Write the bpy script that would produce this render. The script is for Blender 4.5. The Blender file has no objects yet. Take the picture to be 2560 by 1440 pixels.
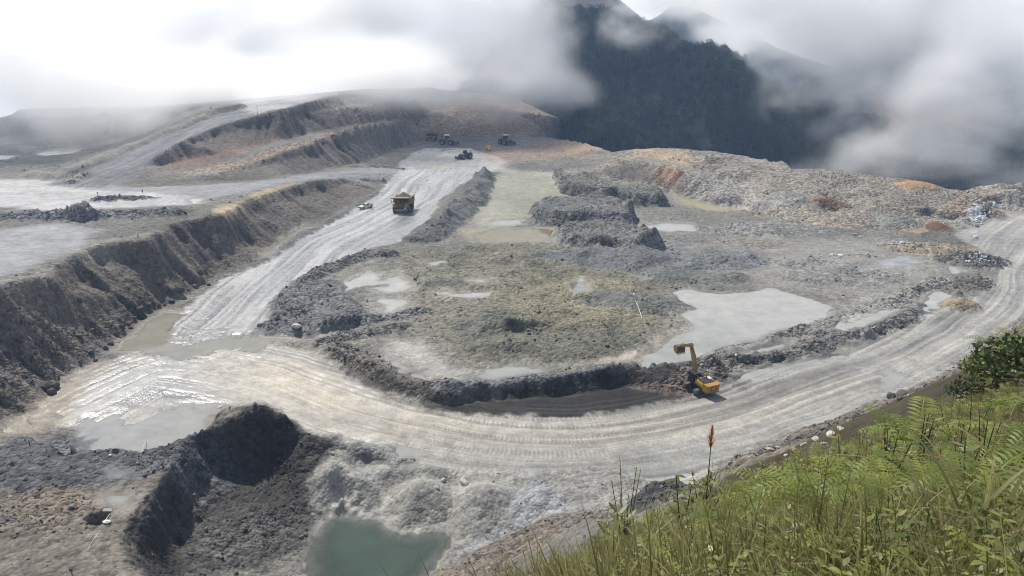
import bpy, bmesh, math, random
import numpy as np
from mathutils import Vector, Matrix, Euler
from mathutils.geometry import delaunay_2d_cdt

random.seed(7)
rng = np.random.default_rng(7)
R = math.radians
SC = bpy.context.scene
COL = SC.collection

# ------------------------------------------------------------------ camera
CAM_H = 65.0
PITCH = R(18.0)
FPX = 1971.0                       # focal length in pixels of the 2560 x 1440 photograph
cam_d = bpy.data.cameras.new('camera')
cam_d.sensor_width = 36.0
cam_d.lens = 36.0 * FPX / 2560.0
cam_d.clip_start = 0.2
cam_d.clip_end = 6000.0
cam = bpy.data.objects.new('camera', cam_d)
COL.objects.link(cam)
cam.location = (0, 0, CAM_H)
cam.rotation_euler = (math.pi / 2 - PITCH, 0, 0)
SC.camera = cam

# ------------------------------------------------------------------ light and sky
SUN_AZ = R(-31)                    # left of the view direction, beyond the pit
SUN_EL = R(51)
world = bpy.data.worlds.new('World')
SC.world = world
world.use_nodes = True
wn = world.node_tree.nodes
wl = world.node_tree.links
wn.clear()
w_out = wn.new('ShaderNodeOutputWorld')
w_bg = wn.new('ShaderNodeBackground')
w_sky = wn.new('ShaderNodeTexSky')
w_sky.sky_type = 'NISHITA'
w_sky.sun_disc = False
w_sky.sun_elevation = SUN_EL
w_sky.sun_rotation = SUN_AZ        # rotation is clockwise from +Y
w_sky.altitude = 1800
w_sky.dust_density = 2.0
w_bg.inputs['Strength'].default_value = 0.12
# broken cloud deck over the whole sky, mixed over the blue
w_tc = wn.new('ShaderNodeTexCoord')
w_n = wn.new('ShaderNodeTexNoise')
w_n.inputs['Scale'].default_value = 2.2
w_n.inputs['Detail'].default_value = 7
w_n.inputs['Roughness'].default_value = 0.58
w_r = wn.new('ShaderNodeValToRGB')
w_r.color_ramp.elements[0].position = 0.36
w_r.color_ramp.elements[1].position = 0.62
w_mix = wn.new('ShaderNodeMixRGB')
w_deck = wn.new('ShaderNodeMixRGB')
w_deck.inputs['Color1'].default_value = (2.1, 2.15, 2.25, 1)
w_deck.inputs['Color2'].default_value = (8.9, 8.95, 9.1, 1)
wl.new(w_deck.outputs['Color'], w_mix.inputs['Color2'])
wl.new(w_tc.outputs['Generated'], w_n.inputs['Vector'])
wl.new(w_n.outputs['Fac'], w_r.inputs['Fac'])
# towards and below the horizon the deck closes into one layer, all the way round
w_sep = wn.new('ShaderNodeSeparateXYZ')
w_map = wn.new('ShaderNodeMapRange')
w_map.interpolation_type = 'SMOOTHSTEP'
w_map.inputs['From Min'].default_value = 0.05
w_map.inputs['From Max'].default_value = 0.62
w_map.inputs['To Min'].default_value = 1.0
w_map.inputs['To Max'].default_value = 0.0
w_max = wn.new('ShaderNodeMath')
w_max.operation = 'MAXIMUM'
wl.new(w_tc.outputs['Generated'], w_sep.inputs[0])
wl.new(w_sep.outputs['Z'], w_map.inputs['Value'])
wl.new(w_map.outputs[0], w_max.inputs[0])
wl.new(w_r.outputs['Color'], w_max.inputs[1])
wl.new(w_max.outputs[0], w_mix.inputs['Fac'])
wl.new(w_map.outputs[0], w_deck.inputs['Fac'])
wl.new(w_sky.outputs['Color'], w_mix.inputs['Color1'])
wl.new(w_mix.outputs['Color'], w_bg.inputs['Color'])
wl.new(w_bg.outputs['Background'], w_out.inputs['Surface'])

sun_d = bpy.data.lights.new('sun', 'SUN')
sun_d.energy = 5.0
sun_d.angle = R(0.6)
sun_d.color = (1.0, 0.945, 0.85)
sun = bpy.data.objects.new('sun', sun_d)
COL.objects.link(sun)
sdir = Vector((math.sin(SUN_AZ) * math.cos(SUN_EL), math.cos(SUN_AZ) * math.cos(SUN_EL), math.sin(SUN_EL)))
sun.rotation_euler = sdir.to_track_quat('Z', 'Y').to_euler()
sun.location = sdir * 500

SC.view_settings.view_transform = 'Standard'
SC.view_settings.look = 'None'
SC.view_settings.gamma = 1.0
SC.view_settings.exposure = 0.26
SC.view_settings.use_curve_mapping = False
SC.render.engine = 'CYCLES'
cy = SC.cycles
cy.use_denoising = True
cy.denoiser = 'OPENIMAGEDENOISE'
cy.filter_width = 1.0
cy.max_bounces = 9
cy.diffuse_bounces = 2
cy.glossy_bounces = 2
cy.transmission_bounces = 2
cy.transparent_max_bounces = 12
cy.volume_bounces = 6
cy.caustics_reflective = False
cy.caustics_refractive = False
cy.sample_clamp_indirect = 6.0

# ------------------------------------------------------------------ pixel -> place
CP, SP = math.cos(PITCH), math.sin(PITCH)
def ray(px, py):
    u = (px - 1280.0) / FPX
    v = (720.0 - py) / FPX
    return np.array([u, CP + v * SP, -SP + v * CP])
def PZ(px, py, z):                 # point of that direction at elevation z
    d = ray(px, py)
    t = (z - CAM_H) / d[2]
    return (d[0] * t, d[1] * t, z)
def PD(px, py, dist):              # point of that direction at a known distance
    d = ray(px, py)
    d = d / np.linalg.norm(d)
    return (d[0] * dist, d[1] * dist, CAM_H + d[2] * dist)

# ------------------------------------------------------------------ numpy noise
_perm = rng.permutation(256).astype(np.int64)
_perm = np.concatenate([_perm, _perm])
_val = rng.random(512) * 2 - 1
def vnoise(x, y, seed=0):
    x = x + seed * 17.13
    y = y + seed * 9.71
    xi = np.floor(x).astype(np.int64)
    yi = np.floor(y).astype(np.int64)
    fx = x - xi
    fy = y - yi
    fx = fx * fx * fx * (fx * (fx * 6 - 15) + 10)
    fy = fy * fy * fy * (fy * (fy * 6 - 15) + 10)
    x0 = xi & 255
    x1 = (xi + 1) & 255
    p0 = _perm[yi & 255]
    p1 = _perm[(yi + 1) & 255]
    a = _val[_perm[x0 + p0]]
    b = _val[_perm[x1 + p0]]
    c = _val[_perm[x0 + p1]]
    d = _val[_perm[x1 + p1]]
    return (a * (1 - fx) + b * fx) * (1 - fy) + (c * (1 - fx) + d * fx) * fy
def fbm(x, y, scale, octs=4, gain=0.5, seed=0):
    t = np.zeros_like(x, dtype=float)
    amp = 1.0
    f = 1.0 / scale
    tot = 0
    for o in range(octs):
        ca, sa = math.cos(o * 0.9 + .3), math.sin(o * 0.9 + .3)
        t += amp * vnoise((x * ca - y * sa) * f, (x * sa + y * ca) * f, seed + o * 3)
        tot += amp
        amp *= gain
        f *= 2.03
    return t / tot
def sstep(a, b, x):
    t = np.clip((x - a) / (b - a), 0, 1)
    return t * t * (3 - 2 * t)

# ------------------------------------------------------------------ survey lines of the pit (pixel x, pixel y, elevation)
LINES = dict(
 wall_toe=[(-260,1250,0),(0,1085,0),(90,1020,0),(150,950,0),(250,890,0),(300,850,0),(360,790,0),(440,755,0),(500,712,0),(545,690,0),(620,660,0),(700,610,0),(800,558,0),(870,515,0),(920,490,0),(948,474,0)],
 wall_talus=[(-240,1080,5),(0,960,4.5),(100,900,4.5),(200,820,4.5),(330,740,4.5),(420,700,4),(520,650,3.5),(600,615,3.2),(700,565,3),(800,525,2),(870,490,1)],
 wall_crest=[(-260,770,19),(0,715,18),(60,702,17),(130,690,16),(150,664,15.5),(210,625,15),(270,608,15),(360,603,14.5),(400,580,14.5),(430,560,14),(500,547,13),(560,538,13),(600,512,12),(640,492,11.5),(700,475,10),(800,450,8),(860,447,5),(905,462,2.5),(935,474,.4)],
 terrace_a=[(-260,660,16.5),(0,660,16.5),(100,630,15.5),(180,590,15)],
 terrace_b=[(-260,570,14),(0,575,14.5),(120,560,14),(250,575,14.3),(300,560,14.2),(440,535,13.3),(520,515,13),(600,492,12),(700,460,10)],
 terrace_road=[(-260,505,13),(0,500,13),(150,515,13),(300,505,12.8),(430,505,12.8),(500,488,12.2),(600,468,10.7),(700,451,9),(800,440,7.2),(880,432,5),(950,432,3),(1000,440,1.2)],
 hairpin=[(-260,462,12),(0,457,11.5),(120,470,12),(250,470,11.5),(330,468,11),(450,462,10.5),(540,456,9.5),(640,450,8),(700,441,7.3),(780,430,6),(850,417,4.5),(920,404,2.5),(985,372,1),(1060,350,.5)],
 face2_crest=[(350,450,11.6),(450,440,11.8),(540,435,12),(580,420,12),(640,404,12),(700,385,14),(760,366,15),(830,340,16.3),(900,321,16.6),(960,312,15),(1000,308,13),(1060,285,12),(1085,283,11)],
 face1_toe=[(370,438,12),(450,402,12.5),(560,382,14),(700,350,17),(760,336,17.2),(850,318,18),(900,309,16.8),(960,299,16),(1000,292,15),(1080,275,14)],
 ramp_right=[(325,447,11.5),(350,420,13.5),(450,355,19.5),(560,310,24),(700,275,29.5),(850,235,31)],
 face1_crest=[(850,270,26),(900,268,24.3),(980,250,25),(1040,252,20)],
 ramp_left=[(130,445,12),(250,402,14.5),(400,340,20),(540,282,26.5),(600,266,29)],
 ramp_out=[(60,432,8),(150,412,7),(250,378,8),(350,338,12),(430,300,18),(500,281,22)],
 basin=[(-300,430,7),(0,420,6),(60,400,5.5),(100,380,5),(200,368,5),(300,345,7)],
 basin_b=[(-300,350,4),(0,345,4),(150,335,5),(280,325,9)],
 far_plateau=[(-300,290,16),(150,292,16),(330,277,22),(500,268,26)],
 ramp_top=[(600,262,29.5),(700,247,30.5),(840,228,32)],
 far_back=[(-300,275,12),(0,273,13),(400,264,20)],
 back_toe=[(1060,349,.4),(1150,345,0),(1250,345,0),(1320,343,0),(1355,345,.5)],
 back_crest=[(1100,288,10),(1150,298,8.5),(1200,280,12),(1300,284,10),(1360,318,3)],
 back_up=[(1000,236,24),(1050,244,18),(1150,240,17),(1300,250,13),(1370,290,6)],
 back_top=[(920,222,29),(1000,220,26),(1100,216,22),(1250,222,18),(1340,245,12),(1420,300,0)],
 ridge=[(1370,345,2),(1420,350,3.5),(1470,361,5),(1505,370,4.5),(1532,381,3),(1600,372,8),(1650,369,9),(1700,370,9),(1800,380,9),(1850,388,8.5),(1900,397,8),(1980,424,7),(2050,420,8),(2130,430,8),(2200,440,7.5),(2300,452,7),(2400,476,6),(2450,466,7.5),(2500,459,9),(2560,463,8),(2700,474,8),(2950,500,8)],
 ridge_front=[(1370,372,1.5),(1450,392,3),(1530,400,4),(1600,393,6.5),(1700,395,7.5),(1800,408,7),(1900,428,6.5),(1980,450,5.5),(2050,452,6),(2150,465,6),(2250,480,5),(2350,498,4.5),(2480,495,6),(2560,500,5.5),(2750,510,6)],
 bowl_crest=[(1495,424,4.5),(1560,406,7),(1620,404,7.5),(1690,420,7.3),(1740,436,7)],
 bowl_toe=[(1512,442,2),(1560,452,.6),(1620,460,0),(1680,478,-.8),(1725,497,-1)],
 slope_toe=[(1800,528,-.4),(1880,540,.2),(1960,556,.8),(2060,562,1.2),(2160,572,1.5),(2260,580,2),(2330,575,2.2),(2440,565,2.5),(2560,525,3),(2800,520,3.5)],
 slope_mid=[(1800,470,4),(1900,492,3.5),(2000,505,3.5),(2100,520,3.2),(2200,540,3),(2320,545,3),(2440,520,4),(2540,512,4)],
 floor_a=[(1000,420,1),(1050,425,.6),(1150,420,.6),(1250,415,1),(1350,402,2),(1430,412,2.5)],
 floor_b=[(1100,375,.2),(1200,372,.3),(1300,365,.8)],
 floor_c=[(1010,480,0),(1080,460,.2),(900,540,0),(760,620,0),(650,740,0),(560,830,0)],
 trench=[(1240,450,.4),(1350,450,.4),(1240,520,0),(1400,480,.2),(1280,570,-.3),(1200,590,-.2),(1380,590,0)],
 mid=[(1750,560,.4),(1900,600,1.2),(2100,640,1.6),(2300,680,1.9),(2000,700,1.6),(1800,700,1.6),(1600,650,1.6),(1400,640,1.4),(1200,650,1.2),(1080,640,.8),(1000,700,.8),(1150,750,1.5),(1400,760,2),(1600,800,2),(1300,850,2.0),(1100,850,1.4),(950,760,.8),(1500,880,2.2)],
 step_crest=[(700,842,.2),(770,858,.9),(830,870,1.1),(900,905,1.3),(1000,950,1.6),(1100,972,1.7),(1250,967,1.9),(1400,948,2.4),(1550,924,2.7),(1650,907,2.7),(1715,896,2.4)],
 step_toe=[(700,856,0),(765,874,0),(870,930,0),(960,972,0),(1080,1000,0),(1250,997,0),(1400,988,0),(1550,970,0),(1690,950,0),(1760,945,.1)],
 road_right=[(1850,940,.2),(2100,890,.8),(2300,800,1.5),(2450,710,2.2),(2500,640,2.5)],
 road_mid=[(300,960,0),(560,940,0),(900,1050,0),(1250,1110,0),(1600,1110,0),(1900,1040,.2),(2200,930,.8),(2450,800,1.6),(2600,640,3)],
 bench_back=[(-260,1170,6.5),(0,1100,6.5),(150,1077,7.5),(330,1070,8),(440,1045,8.3),(570,1017,9),(660,1007,9.5),(720,1035,8),(775,1085,5),(850,1095,4),(880,1120,2.5),(980,1145,.4)],
 bench_mid=[(-260,1300,7),(0,1200,7),(200,1160,7),(330,1120,7.3)],
 bench_front=[(-260,1440,7),(0,1440,7),(240,1290,7),(300,1440,6.6)],
 rim=[(660,1012,9.3),(600,1050,8.5),(520,1072,8),(490,1085,7.7),(455,1140,7.3),(430,1195,7),(375,1225,7),(365,1245,7),(372,1275,7),(350,1320,7),(330,1345,6.8),(345,1390,6.5),(400,1450,6),(430,1560,5)],
 rim_foot=[(745,1110,3),(640,1170,1.2),(545,1200,1.2),(475,1272,.8),(445,1320,.6),(415,1392,.6),(455,1465,.6),(490,1560,.6)],
 bench_toe=[(900,1165,0),(870,1190,-.3),(820,1230,-1),(795,1262,-2),(800,1300,-3),(760,1370,-3.1),(700,1440,-3.2),(680,1560,-3)],
 heap_top=[(960,1160,0),(1000,1182,0),(1160,1176,0),(1300,1178,0),(1400,1196,0),(1550,1212,0),(1640,1226,0)],
 heap_mid=[(890,1222,-2.2),(1000,1232,-2.6),(1120,1232,-2.5),(1250,1232,-2.2),(1350,1244,-1.5),(1450,1240,-.8)],
 heap_toe=[(840,1290,-3),(900,1290,-3.4),(1000,1330,-3.6),(1110,1330,-3.6),(1130,1380,-3.6),(1060,1440,-3.6),(900,1420,-4),(880,1560,-4)],
 slope_foot=[(1085,1470,-2.4),(1150,1395,-2.6),(1280,1335,-1.6),(1400,1290,-.6),(1560,1245,0),(1640,1228,0),(1700,1200,0),(1800,1162,.2),(1900,1122,.3),(2000,1078,.5),(2100,1034,.6),(2200,1010,.8),(2300,962,1),(2400,902,1.3),(2480,850,1.5),(2560,800,2),(2750,715,3),(3000,650,4)],
 slope_bank=[(1250,1440,4),(1330,1390,4.5),(1400,1340,5),(1640,1263,6),(1800,1200,7),(1900,1165,8),(2000,1125,9),(2100,1085,10),(2200,1055,11),(2300,1012,12),(2400,962,13),(2480,912,14),(2560,872,14),(2800,790,16)],
)
DLINES = dict(                      # the bank right below the camera: pixel and distance
 lip=[(1150,1560,14),(1330,1500,12),(1480,1410,13),(1650,1335,15),(1770,1290,16),(1900,1232,19),(2050,1160,23),(2200,1095,28),(2330,1035,33),(2430,975,38),(2480,900,43),(2560,862,46),(2750,800,55)],
 near=[(1300,1620,7.5),(1600,1520,6.2),(1900,1500,5),(2200,1480,4.6),(2560,1450,4.4),(2800,1440,4.4)],
 inner=[(1750,1400,8.2),(2000,1350,8.2),(2300,1260,9.5),(2560,1160,12),(2800,1100,14)],
 inner_b=[(2050,1240,13),(2300,1115,18),(2560,1010,20),(2800,960,24)],
)
WPTS = [(0,0,63.3),(-3,1,62.3),(-10,2,58.5),(-25,8,46),(-45,10,34),(-25,30,24),(-40,45,10),(-60,30,13),(-90,40,12),(-70,60,7.2),(-15,62,3),(-30,62,2),
        (6,-3,64.8),(40,-5,67),(90,0,70),(90,60,48),(150,120,25),(200,160,12),(-330,0,22),(-330,80,20),(-200,40,14),(-330,150,18),(330,-10,70),(330,150,30),(330,220,8),(0,-10,66),(-60,-10,50),(-330,-10,30)]

GX0, GX1, GY0, GY1, GS = -345.0, 345.0, -12.0, 760.0, 0.75
NX = int((GX1 - GX0) / GS) + 1
NY = int((GY1 - GY0) / GS) + 1
gx = GX0 + np.arange(NX) * GS
gy = GY0 + np.arange(NY) * GS
GXX, GYY = np.meshgrid(gx, gy)

def smooth_pts(P, k=4):
    out = []
    for a, b in zip(P[:-1], P[1:]):
        out += [a + (b - a) * t / k for t in range(k)]
    return np.array(out + [P[-1]])
def build_tin():
    vs, zs, es = [], [], []
    def add_line(pts, edge=True):
        base = len(vs)
        for i, p in enumerate(pts):
            vs.append(Vector((p[0], p[1])))
            zs.append(p[2])
            if edge and i:
                es.append((base + i - 1, base + i))
    noedge = {'mid', 'trench', 'floor_a', 'floor_b', 'floor_c', 'road_mid', 'terrace_a', 'basin', 'basin_b', 'bench_mid', 'bench_front'}
    for k, l in LINES.items():
        add_line([PZ(*p) for p in l], k not in noedge)
    for k, l in DLINES.items():
        add_line([PD(*p) for p in l], False)
    add_line(WPTS, False)
    # the upper part of a cut is steepest: a second line just below each crest
    def lip_line(crest, foot, run, frac, lo=0, hi=None):
        A = np.array([PZ(*p) for p in LINES[crest]])[lo:hi]
        Bf = smooth_pts(np.array([PZ(*p) for p in LINES[foot]]))
        A = smooth_pts(A, 3)
        for i, p in enumerate(A):
            d = np.hypot(Bf[:, 0] - p[0], Bf[:, 1] - p[1])
            q = Bf[int(np.argmin(d))]
            L = d.min()
            r = run * (1 + .45 * math.sin(i * 2.3) + .3 * math.sin(i * 5.1))
            if L < r * 2.2 or p[2] - q[2] < 1.5:
                continue
            v = (q - p) / L
            add_line([(p[0] + v[0] * r, p[1] + v[1] * r, p[2] - (p[2] - q[2]) * frac)], False)
    lip_line('rim', 'rim_foot', 1.7, .55, 1)
    lip_line('step_crest', 'step_toe', .9, .6)
    lip_line('wall_crest', 'wall_talus', 3.0, .45)
    lip_line('ramp_right', 'face1_toe', 3.5, .4)
    lip_line('face2_crest', 'hairpin', 3.0, .4)
    # hidden backs: the bench mound falls to the floor behind it, the outer ridge falls into the gorge
    for p in LINES['bench_back'][:-2]:
        x, y, z = PZ(*p)
        r = math.hypot(x, y)
        k = (r + z * 1.15) / r
        add_line([(x * k, y * k, 0.0)], False)
    for p in LINES['ridge']:
        x, y, z = PZ(*p)
        r = math.hypot(x, y)
        for dr, dz in ((22, -14), (70, -60), (150, -140)):
            k = (r + dr) / r
            if y * k < GY1 - 5:
                add_line([(x * k, y * k, z + dz)], False)
    for p in ((-345, 420, 8), (-345, 500, 8), (-345, 620, -20), (-345, 760, -60), (-150, 760, -60), (-120, 600, -5), (0, 760, -50), (90, 740, -40), (130, 760, -60), (345, 760, -150), (345, 640, -150), (345, 520, -120)):
        add_line([p], False)
    out = delaunay_2d_cdt(vs, es, [], 0, 0.02)
    ov, oe, of, oorig = out[0], out[1], out[2], out[3]
    src = np.array([[v.x, v.y] for v in vs])
    zs = np.array(zs)
    V = np.array([[v.x, v.y] for v in ov])
    Z = np.zeros(len(ov))
    for i, o in enumerate(oorig):
        if o:
            Z[i] = zs[o[0]]
        else:
            d = np.hypot(src[:, 0] - V[i, 0], src[:, 1] - V[i, 1]) + .3
            k = np.argsort(d)[:4]
            Z[i] = np.sum(zs[k] / d[k]) / np.sum(1 / d[k])
    H = np.zeros((NY, NX))
    for f in of:
        a, b, c = V[f[0]], V[f[1]], V[f[2]]
        x0 = max(0, int(math.floor((min(a[0], b[0], c[0]) - GX0) / GS)))
        x1 = min(NX - 1, int(math.ceil((max(a[0], b[0], c[0]) - GX0) / GS)))
        y0 = max(0, int(math.floor((min(a[1], b[1], c[1]) - GY0) / GS)))
        y1 = min(NY - 1, int(math.ceil((max(a[1], b[1], c[1]) - GY0) / GS)))
        if x1 < x0 or y1 < y0:
            continue
        X = GXX[y0:y1 + 1, x0:x1 + 1]
        Y = GYY[y0:y1 + 1, x0:x1 + 1]
        den = (b[1] - c[1]) * (a[0] - c[0]) + (c[0] - b[0]) * (a[1] - c[1])
        if abs(den) < 1e-9:
            continue
        l0 = ((b[1] - c[1]) * (X - c[0]) + (c[0] - b[0]) * (Y - c[1])) / den
        l1 = ((c[1] - a[1]) * (X - c[0]) + (a[0] - c[0]) * (Y - c[1])) / den
        l2 = 1 - l0 - l1
        m = (l0 >= -1e-6) & (l1 >= -1e-6) & (l2 >= -1e-6)
        sub = H[y0:y1 + 1, x0:x1 + 1]
        sub[m] = (l0 * Z[f[0]] + l1 * Z[f[1]] + l2 * Z[f[2]])[m]
    return H

def blur(A, n=1):
    for _ in range(n):
        B = np.pad(A, 1, mode='edge')
        A = (B[:-2, 1:-1] + B[2:, 1:-1] + 2 * B[1:-1, 1:-1]) / 4
        B = np.pad(A, 1, mode='edge')
        A = (B[1:-1, :-2] + B[1:-1, 2:] + 2 * B[1:-1, 1:-1]) / 4
    return A

def bil(A, x, y):
    fx = np.clip((x - GX0) / GS, 0, NX - 1.001)
    fy = np.clip((y - GY0) / GS, 0, NY - 1.001)
    xi = fx.astype(np.int64)
    yi = fy.astype(np.int64)
    fx = fx - xi
    fy = fy - yi
    if A.ndim == 3:
        fx = fx[..., None]
        fy = fy[..., None]
    return (A[yi, xi] * (1 - fx) + A[yi, xi + 1] * fx) * (1 - fy) + (A[yi + 1, xi] * (1 - fx) + A[yi + 1, xi + 1] * fx) * fy

H = blur(build_tin(), 1)

def hit(px, py, A=None):           # where the direction of a photo pixel meets the ground
    A = H if A is None else A
    d = ray(px, py)
    t = np.concatenate([np.arange(3, 60, .25), np.arange(60, 820, .5)])
    x, y, z = d[0] * t, d[1] * t, CAM_H + d[2] * t
    below = np.nonzero(z < bil(A, x, y))[0]
    i = below[0] if len(below) else len(t) - 1
    return np.array([x[i], y[i], z[i]])
def hits(pts):
    return np.array([hit(px, py)[:2] for px, py in pts])

def bbox_slice(P, pad):
    x0 = max(0, int((P[:, 0].min() - pad - GX0) / GS))
    x1 = min(NX, int((P[:, 0].max() + pad - GX0) / GS) + 2)
    y0 = max(0, int((P[:, 1].min() - pad - GY0) / GS))
    y1 = min(NY, int((P[:, 1].max() + pad - GY0) / GS) + 2)
    return slice(y0, max(y1, y0 + 1)), slice(x0, max(x1, x0 + 1))

def seg_dist(X, Y, P, closed):
    best = np.full(X.shape, 1e9)
    n = len(P)
    for i in range(n if closed else n - 1):
        a = P[i]
        b = P[(i + 1) % n]
        ab = b - a
        L = ab @ ab + 1e-9
        t = np.clip(((X - a[0]) * ab[0] + (Y - a[1]) * ab[1]) / L, 0, 1)
        best = np.minimum(best, np.hypot(X - a[0] - t * ab[0], Y - a[1] - t * ab[1]))
    return best
def poly_sdf(X, Y, P):             # negative inside
    d = seg_dist(X, Y, P, True)
    ins = np.zeros(X.shape, bool)
    n = len(P)
    for i in range(n):
        a = P[i]
        b = P[(i + 1) % n]
        c = (a[1] > Y) != (b[1] > Y)
        with np.errstate(divide='ignore', invalid='ignore'):
            xc = (b[0] - a[0]) * (Y - a[1]) / (b[1] - a[1] + 1e-12) + a[0]
        ins ^= c & (X < xc)
    return np.where(ins, -d, d)

# ------------------------------------------------------------------ heaps, berms, ponds: all real relief in the ground
LAB = np.zeros((NY, NX), np.int16)        # which named piece of ground each cell belongs to
C = np.zeros((NY, NX, 3))
WET = np.zeros((NY, NX))
AMP = np.full((NY, NX), 0.42)             # rubble height
REGION = {}                               # id -> (name, label, category, group)
_next = [20]
def new_id(name, label, cat, group=None):
    _next[0] += 1
    REGION[_next[0]] = (name, label, cat, group)
    return _next[0]
H0 = H.copy()
PAINT_LATER = []

def raise_to(sl, add, idn, thr, color=None, amp=None):
    H[sl] += add
    m = add > thr
    if idn is not None:
        LAB[sl][m] = idn
    if color is not None or amp is not None:
        PAINT_LATER.append((sl, np.clip(add / max(thr * 1.6, .05), 0, 1), color, amp))

def berm(pts, h, w, name, label, color, group=None, amp=.9, zs=None):
    P = np.array([PZ(*p)[:2] for p in pts]) if len(pts[0]) == 3 else hits(pts)
    sl = bbox_slice(P, w + 3)
    X, Y = GXX[sl], GYY[sl]
    n = fbm(X, Y, 7, 3, seed=5)
    d = seg_dist(X, Y, P, False) + n * w * .30
    t = np.clip(1 - d / w, 0, 1)
    add = h * (t ** .85) * (0.95 + .35 * fbm(X, Y, 11, 2, seed=8))
    idn = new_id(name, label, 'gravel bank' if 'bank' in name or 'berm' in name else 'heap', group)
    raise_to(sl, np.maximum(add, 0), idn, .22, color, amp)

def cone(px, py, r, h, name, label, color, group=None, amp=.7, sx=1.0, rot=0.0, z=None, flat=0.0):
    c = hit(px, py)
    P = np.array([[c[0], c[1]]])
    sl = bbox_slice(P, r * max(1, sx) + 3)
    X, Y = GXX[sl] - c[0], GYY[sl] - c[1]
    ca, sa = math.cos(rot), math.sin(rot)
    u = (X * ca + Y * sa) / sx
    v = -X * sa + Y * ca
    d = np.hypot(u, v) * (1 + .16 * fbm(GXX[sl], GYY[sl], r * .8, 3, seed=21))
    t = np.clip(1 - d / r, 0, 1 - flat) / (1 - flat)
    add = h * np.where(t > .85, .85 + (t - .85) * .5, t)
    add = np.maximum(H0[sl] + add - H[sl], 0) * (add > 0)      # overlapping heaps meet in a valley, they do not pile up
    idn = new_id(name, label, 'heap', group)
    raise_to(sl, add, idn, .15 * h, color, amp)

def mesa(pts, ztop, w, name, label, color, face=None, group=None, amp=.8):
    P = np.array([PZ(px, py, ztop)[:2] for px, py in pts])
    sl = bbox_slice(P, w + 6)
    X, Y = GXX[sl], GYY[sl]
    d = poly_sdf(X, Y, P) + 2.6 * fbm(X, Y, 11, 4, .6, seed=31)
    w = w * (1.15 + .9 * fbm(X, Y, 14, 2, seed=33))
    hm = ztop * (1 - np.clip(d / w, 0, 1)) + 1.6 * fbm(X, Y, 13, 3, seed=3) * sstep(0, 4, -d + 2)
    hm = np.where(d > w, -99, hm)
    add = np.maximum(hm - H[sl], 0)
    idn = new_id(name, label, 'gravel bank', group)
    raise_to(sl, add, idn, .3, color, amp)

GREY = (.185, .18, .165)
DARK = (.085, .084, .082)
OLIVE = (.2, .19, .13)
PALE = (.3, .295, .275)
BROWN = (.17, .13, .1)

# dark banks beside the green trench
berm([(1212,440),(1195,470),(1185,500),(1150,530),(1105,565),(1055,600)], 4.2, 6.5, 'gravel_bank', 'long dark grey bank between the loaded haul truck road and the green trench', (.12,.12,.118), amp=.5)
mesa([(1392,428),(1450,440),(1500,452),(1570,458),(1640,466),(1678,484),(1640,486),(1560,478),(1480,470),(1420,458)], 4.6, 3.0, 'gravel_bank', 'dark rubble bank in front of the rusty crater', (.15,.147,.135))
mesa([(1340,505),(1400,488),(1490,480),(1540,495),(1572,528),(1500,538),(1420,535),(1365,525)], 4.6, 3.6, 'gravel_bank', 'dark flat-topped rubble bank beside the green trench', (.13,.13,.125))
mesa([(1395,560),(1450,548),(1530,545),(1590,565),(1640,590),(1560,600),(1470,592),(1400,580)], 3.9, 3.0, 'gravel_bank', 'dark grey bank with a black cut end beside the pale shallow water', (.13,.128,.12))
# heaps along the far right
cone(1960, 500, 11, 3.5, 'rubble_heap', 'grey stony heap left of the rusty cut', (.22,.215,.2))
cone(2075, 505, 7, 3.0, 'rubble_heap', 'rusty brown cut mound in the outer ridge', (.23,.17,.115), sx=1.3)
cone(2240, 560, 8, 2.4, 'rubble_heap', 'grey gravel heap next to the brown soil cone', (.2,.2,.185), sx=1.4)
cone(2100, 555, 9, 2.0, 'rubble_heap', 'low brownish gravel heap under the rusty cut', (.23,.2,.165), sx=1.6)
cone(1900, 575, 12, 2.0, 'rubble_heap', 'long grey gravel heap in front of the green pond', (.19,.19,.18), sx=2.2)
cone(2343, 572, 5.2, 2.2, 'soil_heap', 'dark brown cone of soil at the road bend', (.13,.075,.045), amp=.25)
cone(2400, 560, 6.5, 2.6, 'rubble_heap', 'grey gravel heap between brown soil cone and white rocks', (.24,.235,.21))
cone(2465, 535, 8, 4.0, 'rubble_heap', 'brownish stony heap carrying the spill of white rocks', (.2,.17,.14))
cone(2545, 505, 9, 3.5, 'rubble_heap', 'grey heap on the ridge above the road bend', (.24,.23,.2))
cone(2290, 468, 7, 2.6, 'soil_heap', 'orange ochre soil heap on the outer ridge', (.29,.2,.11), amp=.3, sx=1.3)
cone(2430, 655, 8, 3.2, 'rubble_heap', 'dark coarse rock heap with white stones beside the road bend', (.11,.105,.1), sx=1.4, rot=-.3, amp=1.2)
cone(2330, 625, 9, 2.0, 'rubble_heap', 'brown gravel heap behind the dark rock heap', (.24,.205,.16), sx=1.8, rot=-.3)
cone(2430, 712, 6, 2.0, 'rubble_heap', 'dark coarse rubble heap between two roadside puddles', (.13,.12,.11), sx=1.5, rot=.5, amp=1.1)
cone(2385, 735, 3.4, 1.6, 'rubble_heap', 'small dark rubble heap beside the wet roadside puddle', (.12,.115,.105), amp=1.0)
cone(2405, 768, 4.6, 2.4, 'rubble_heap', 'khaki brown gravel heap standing alone on the road edge', (.22,.185,.125), sx=1.3, amp=.5)
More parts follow.
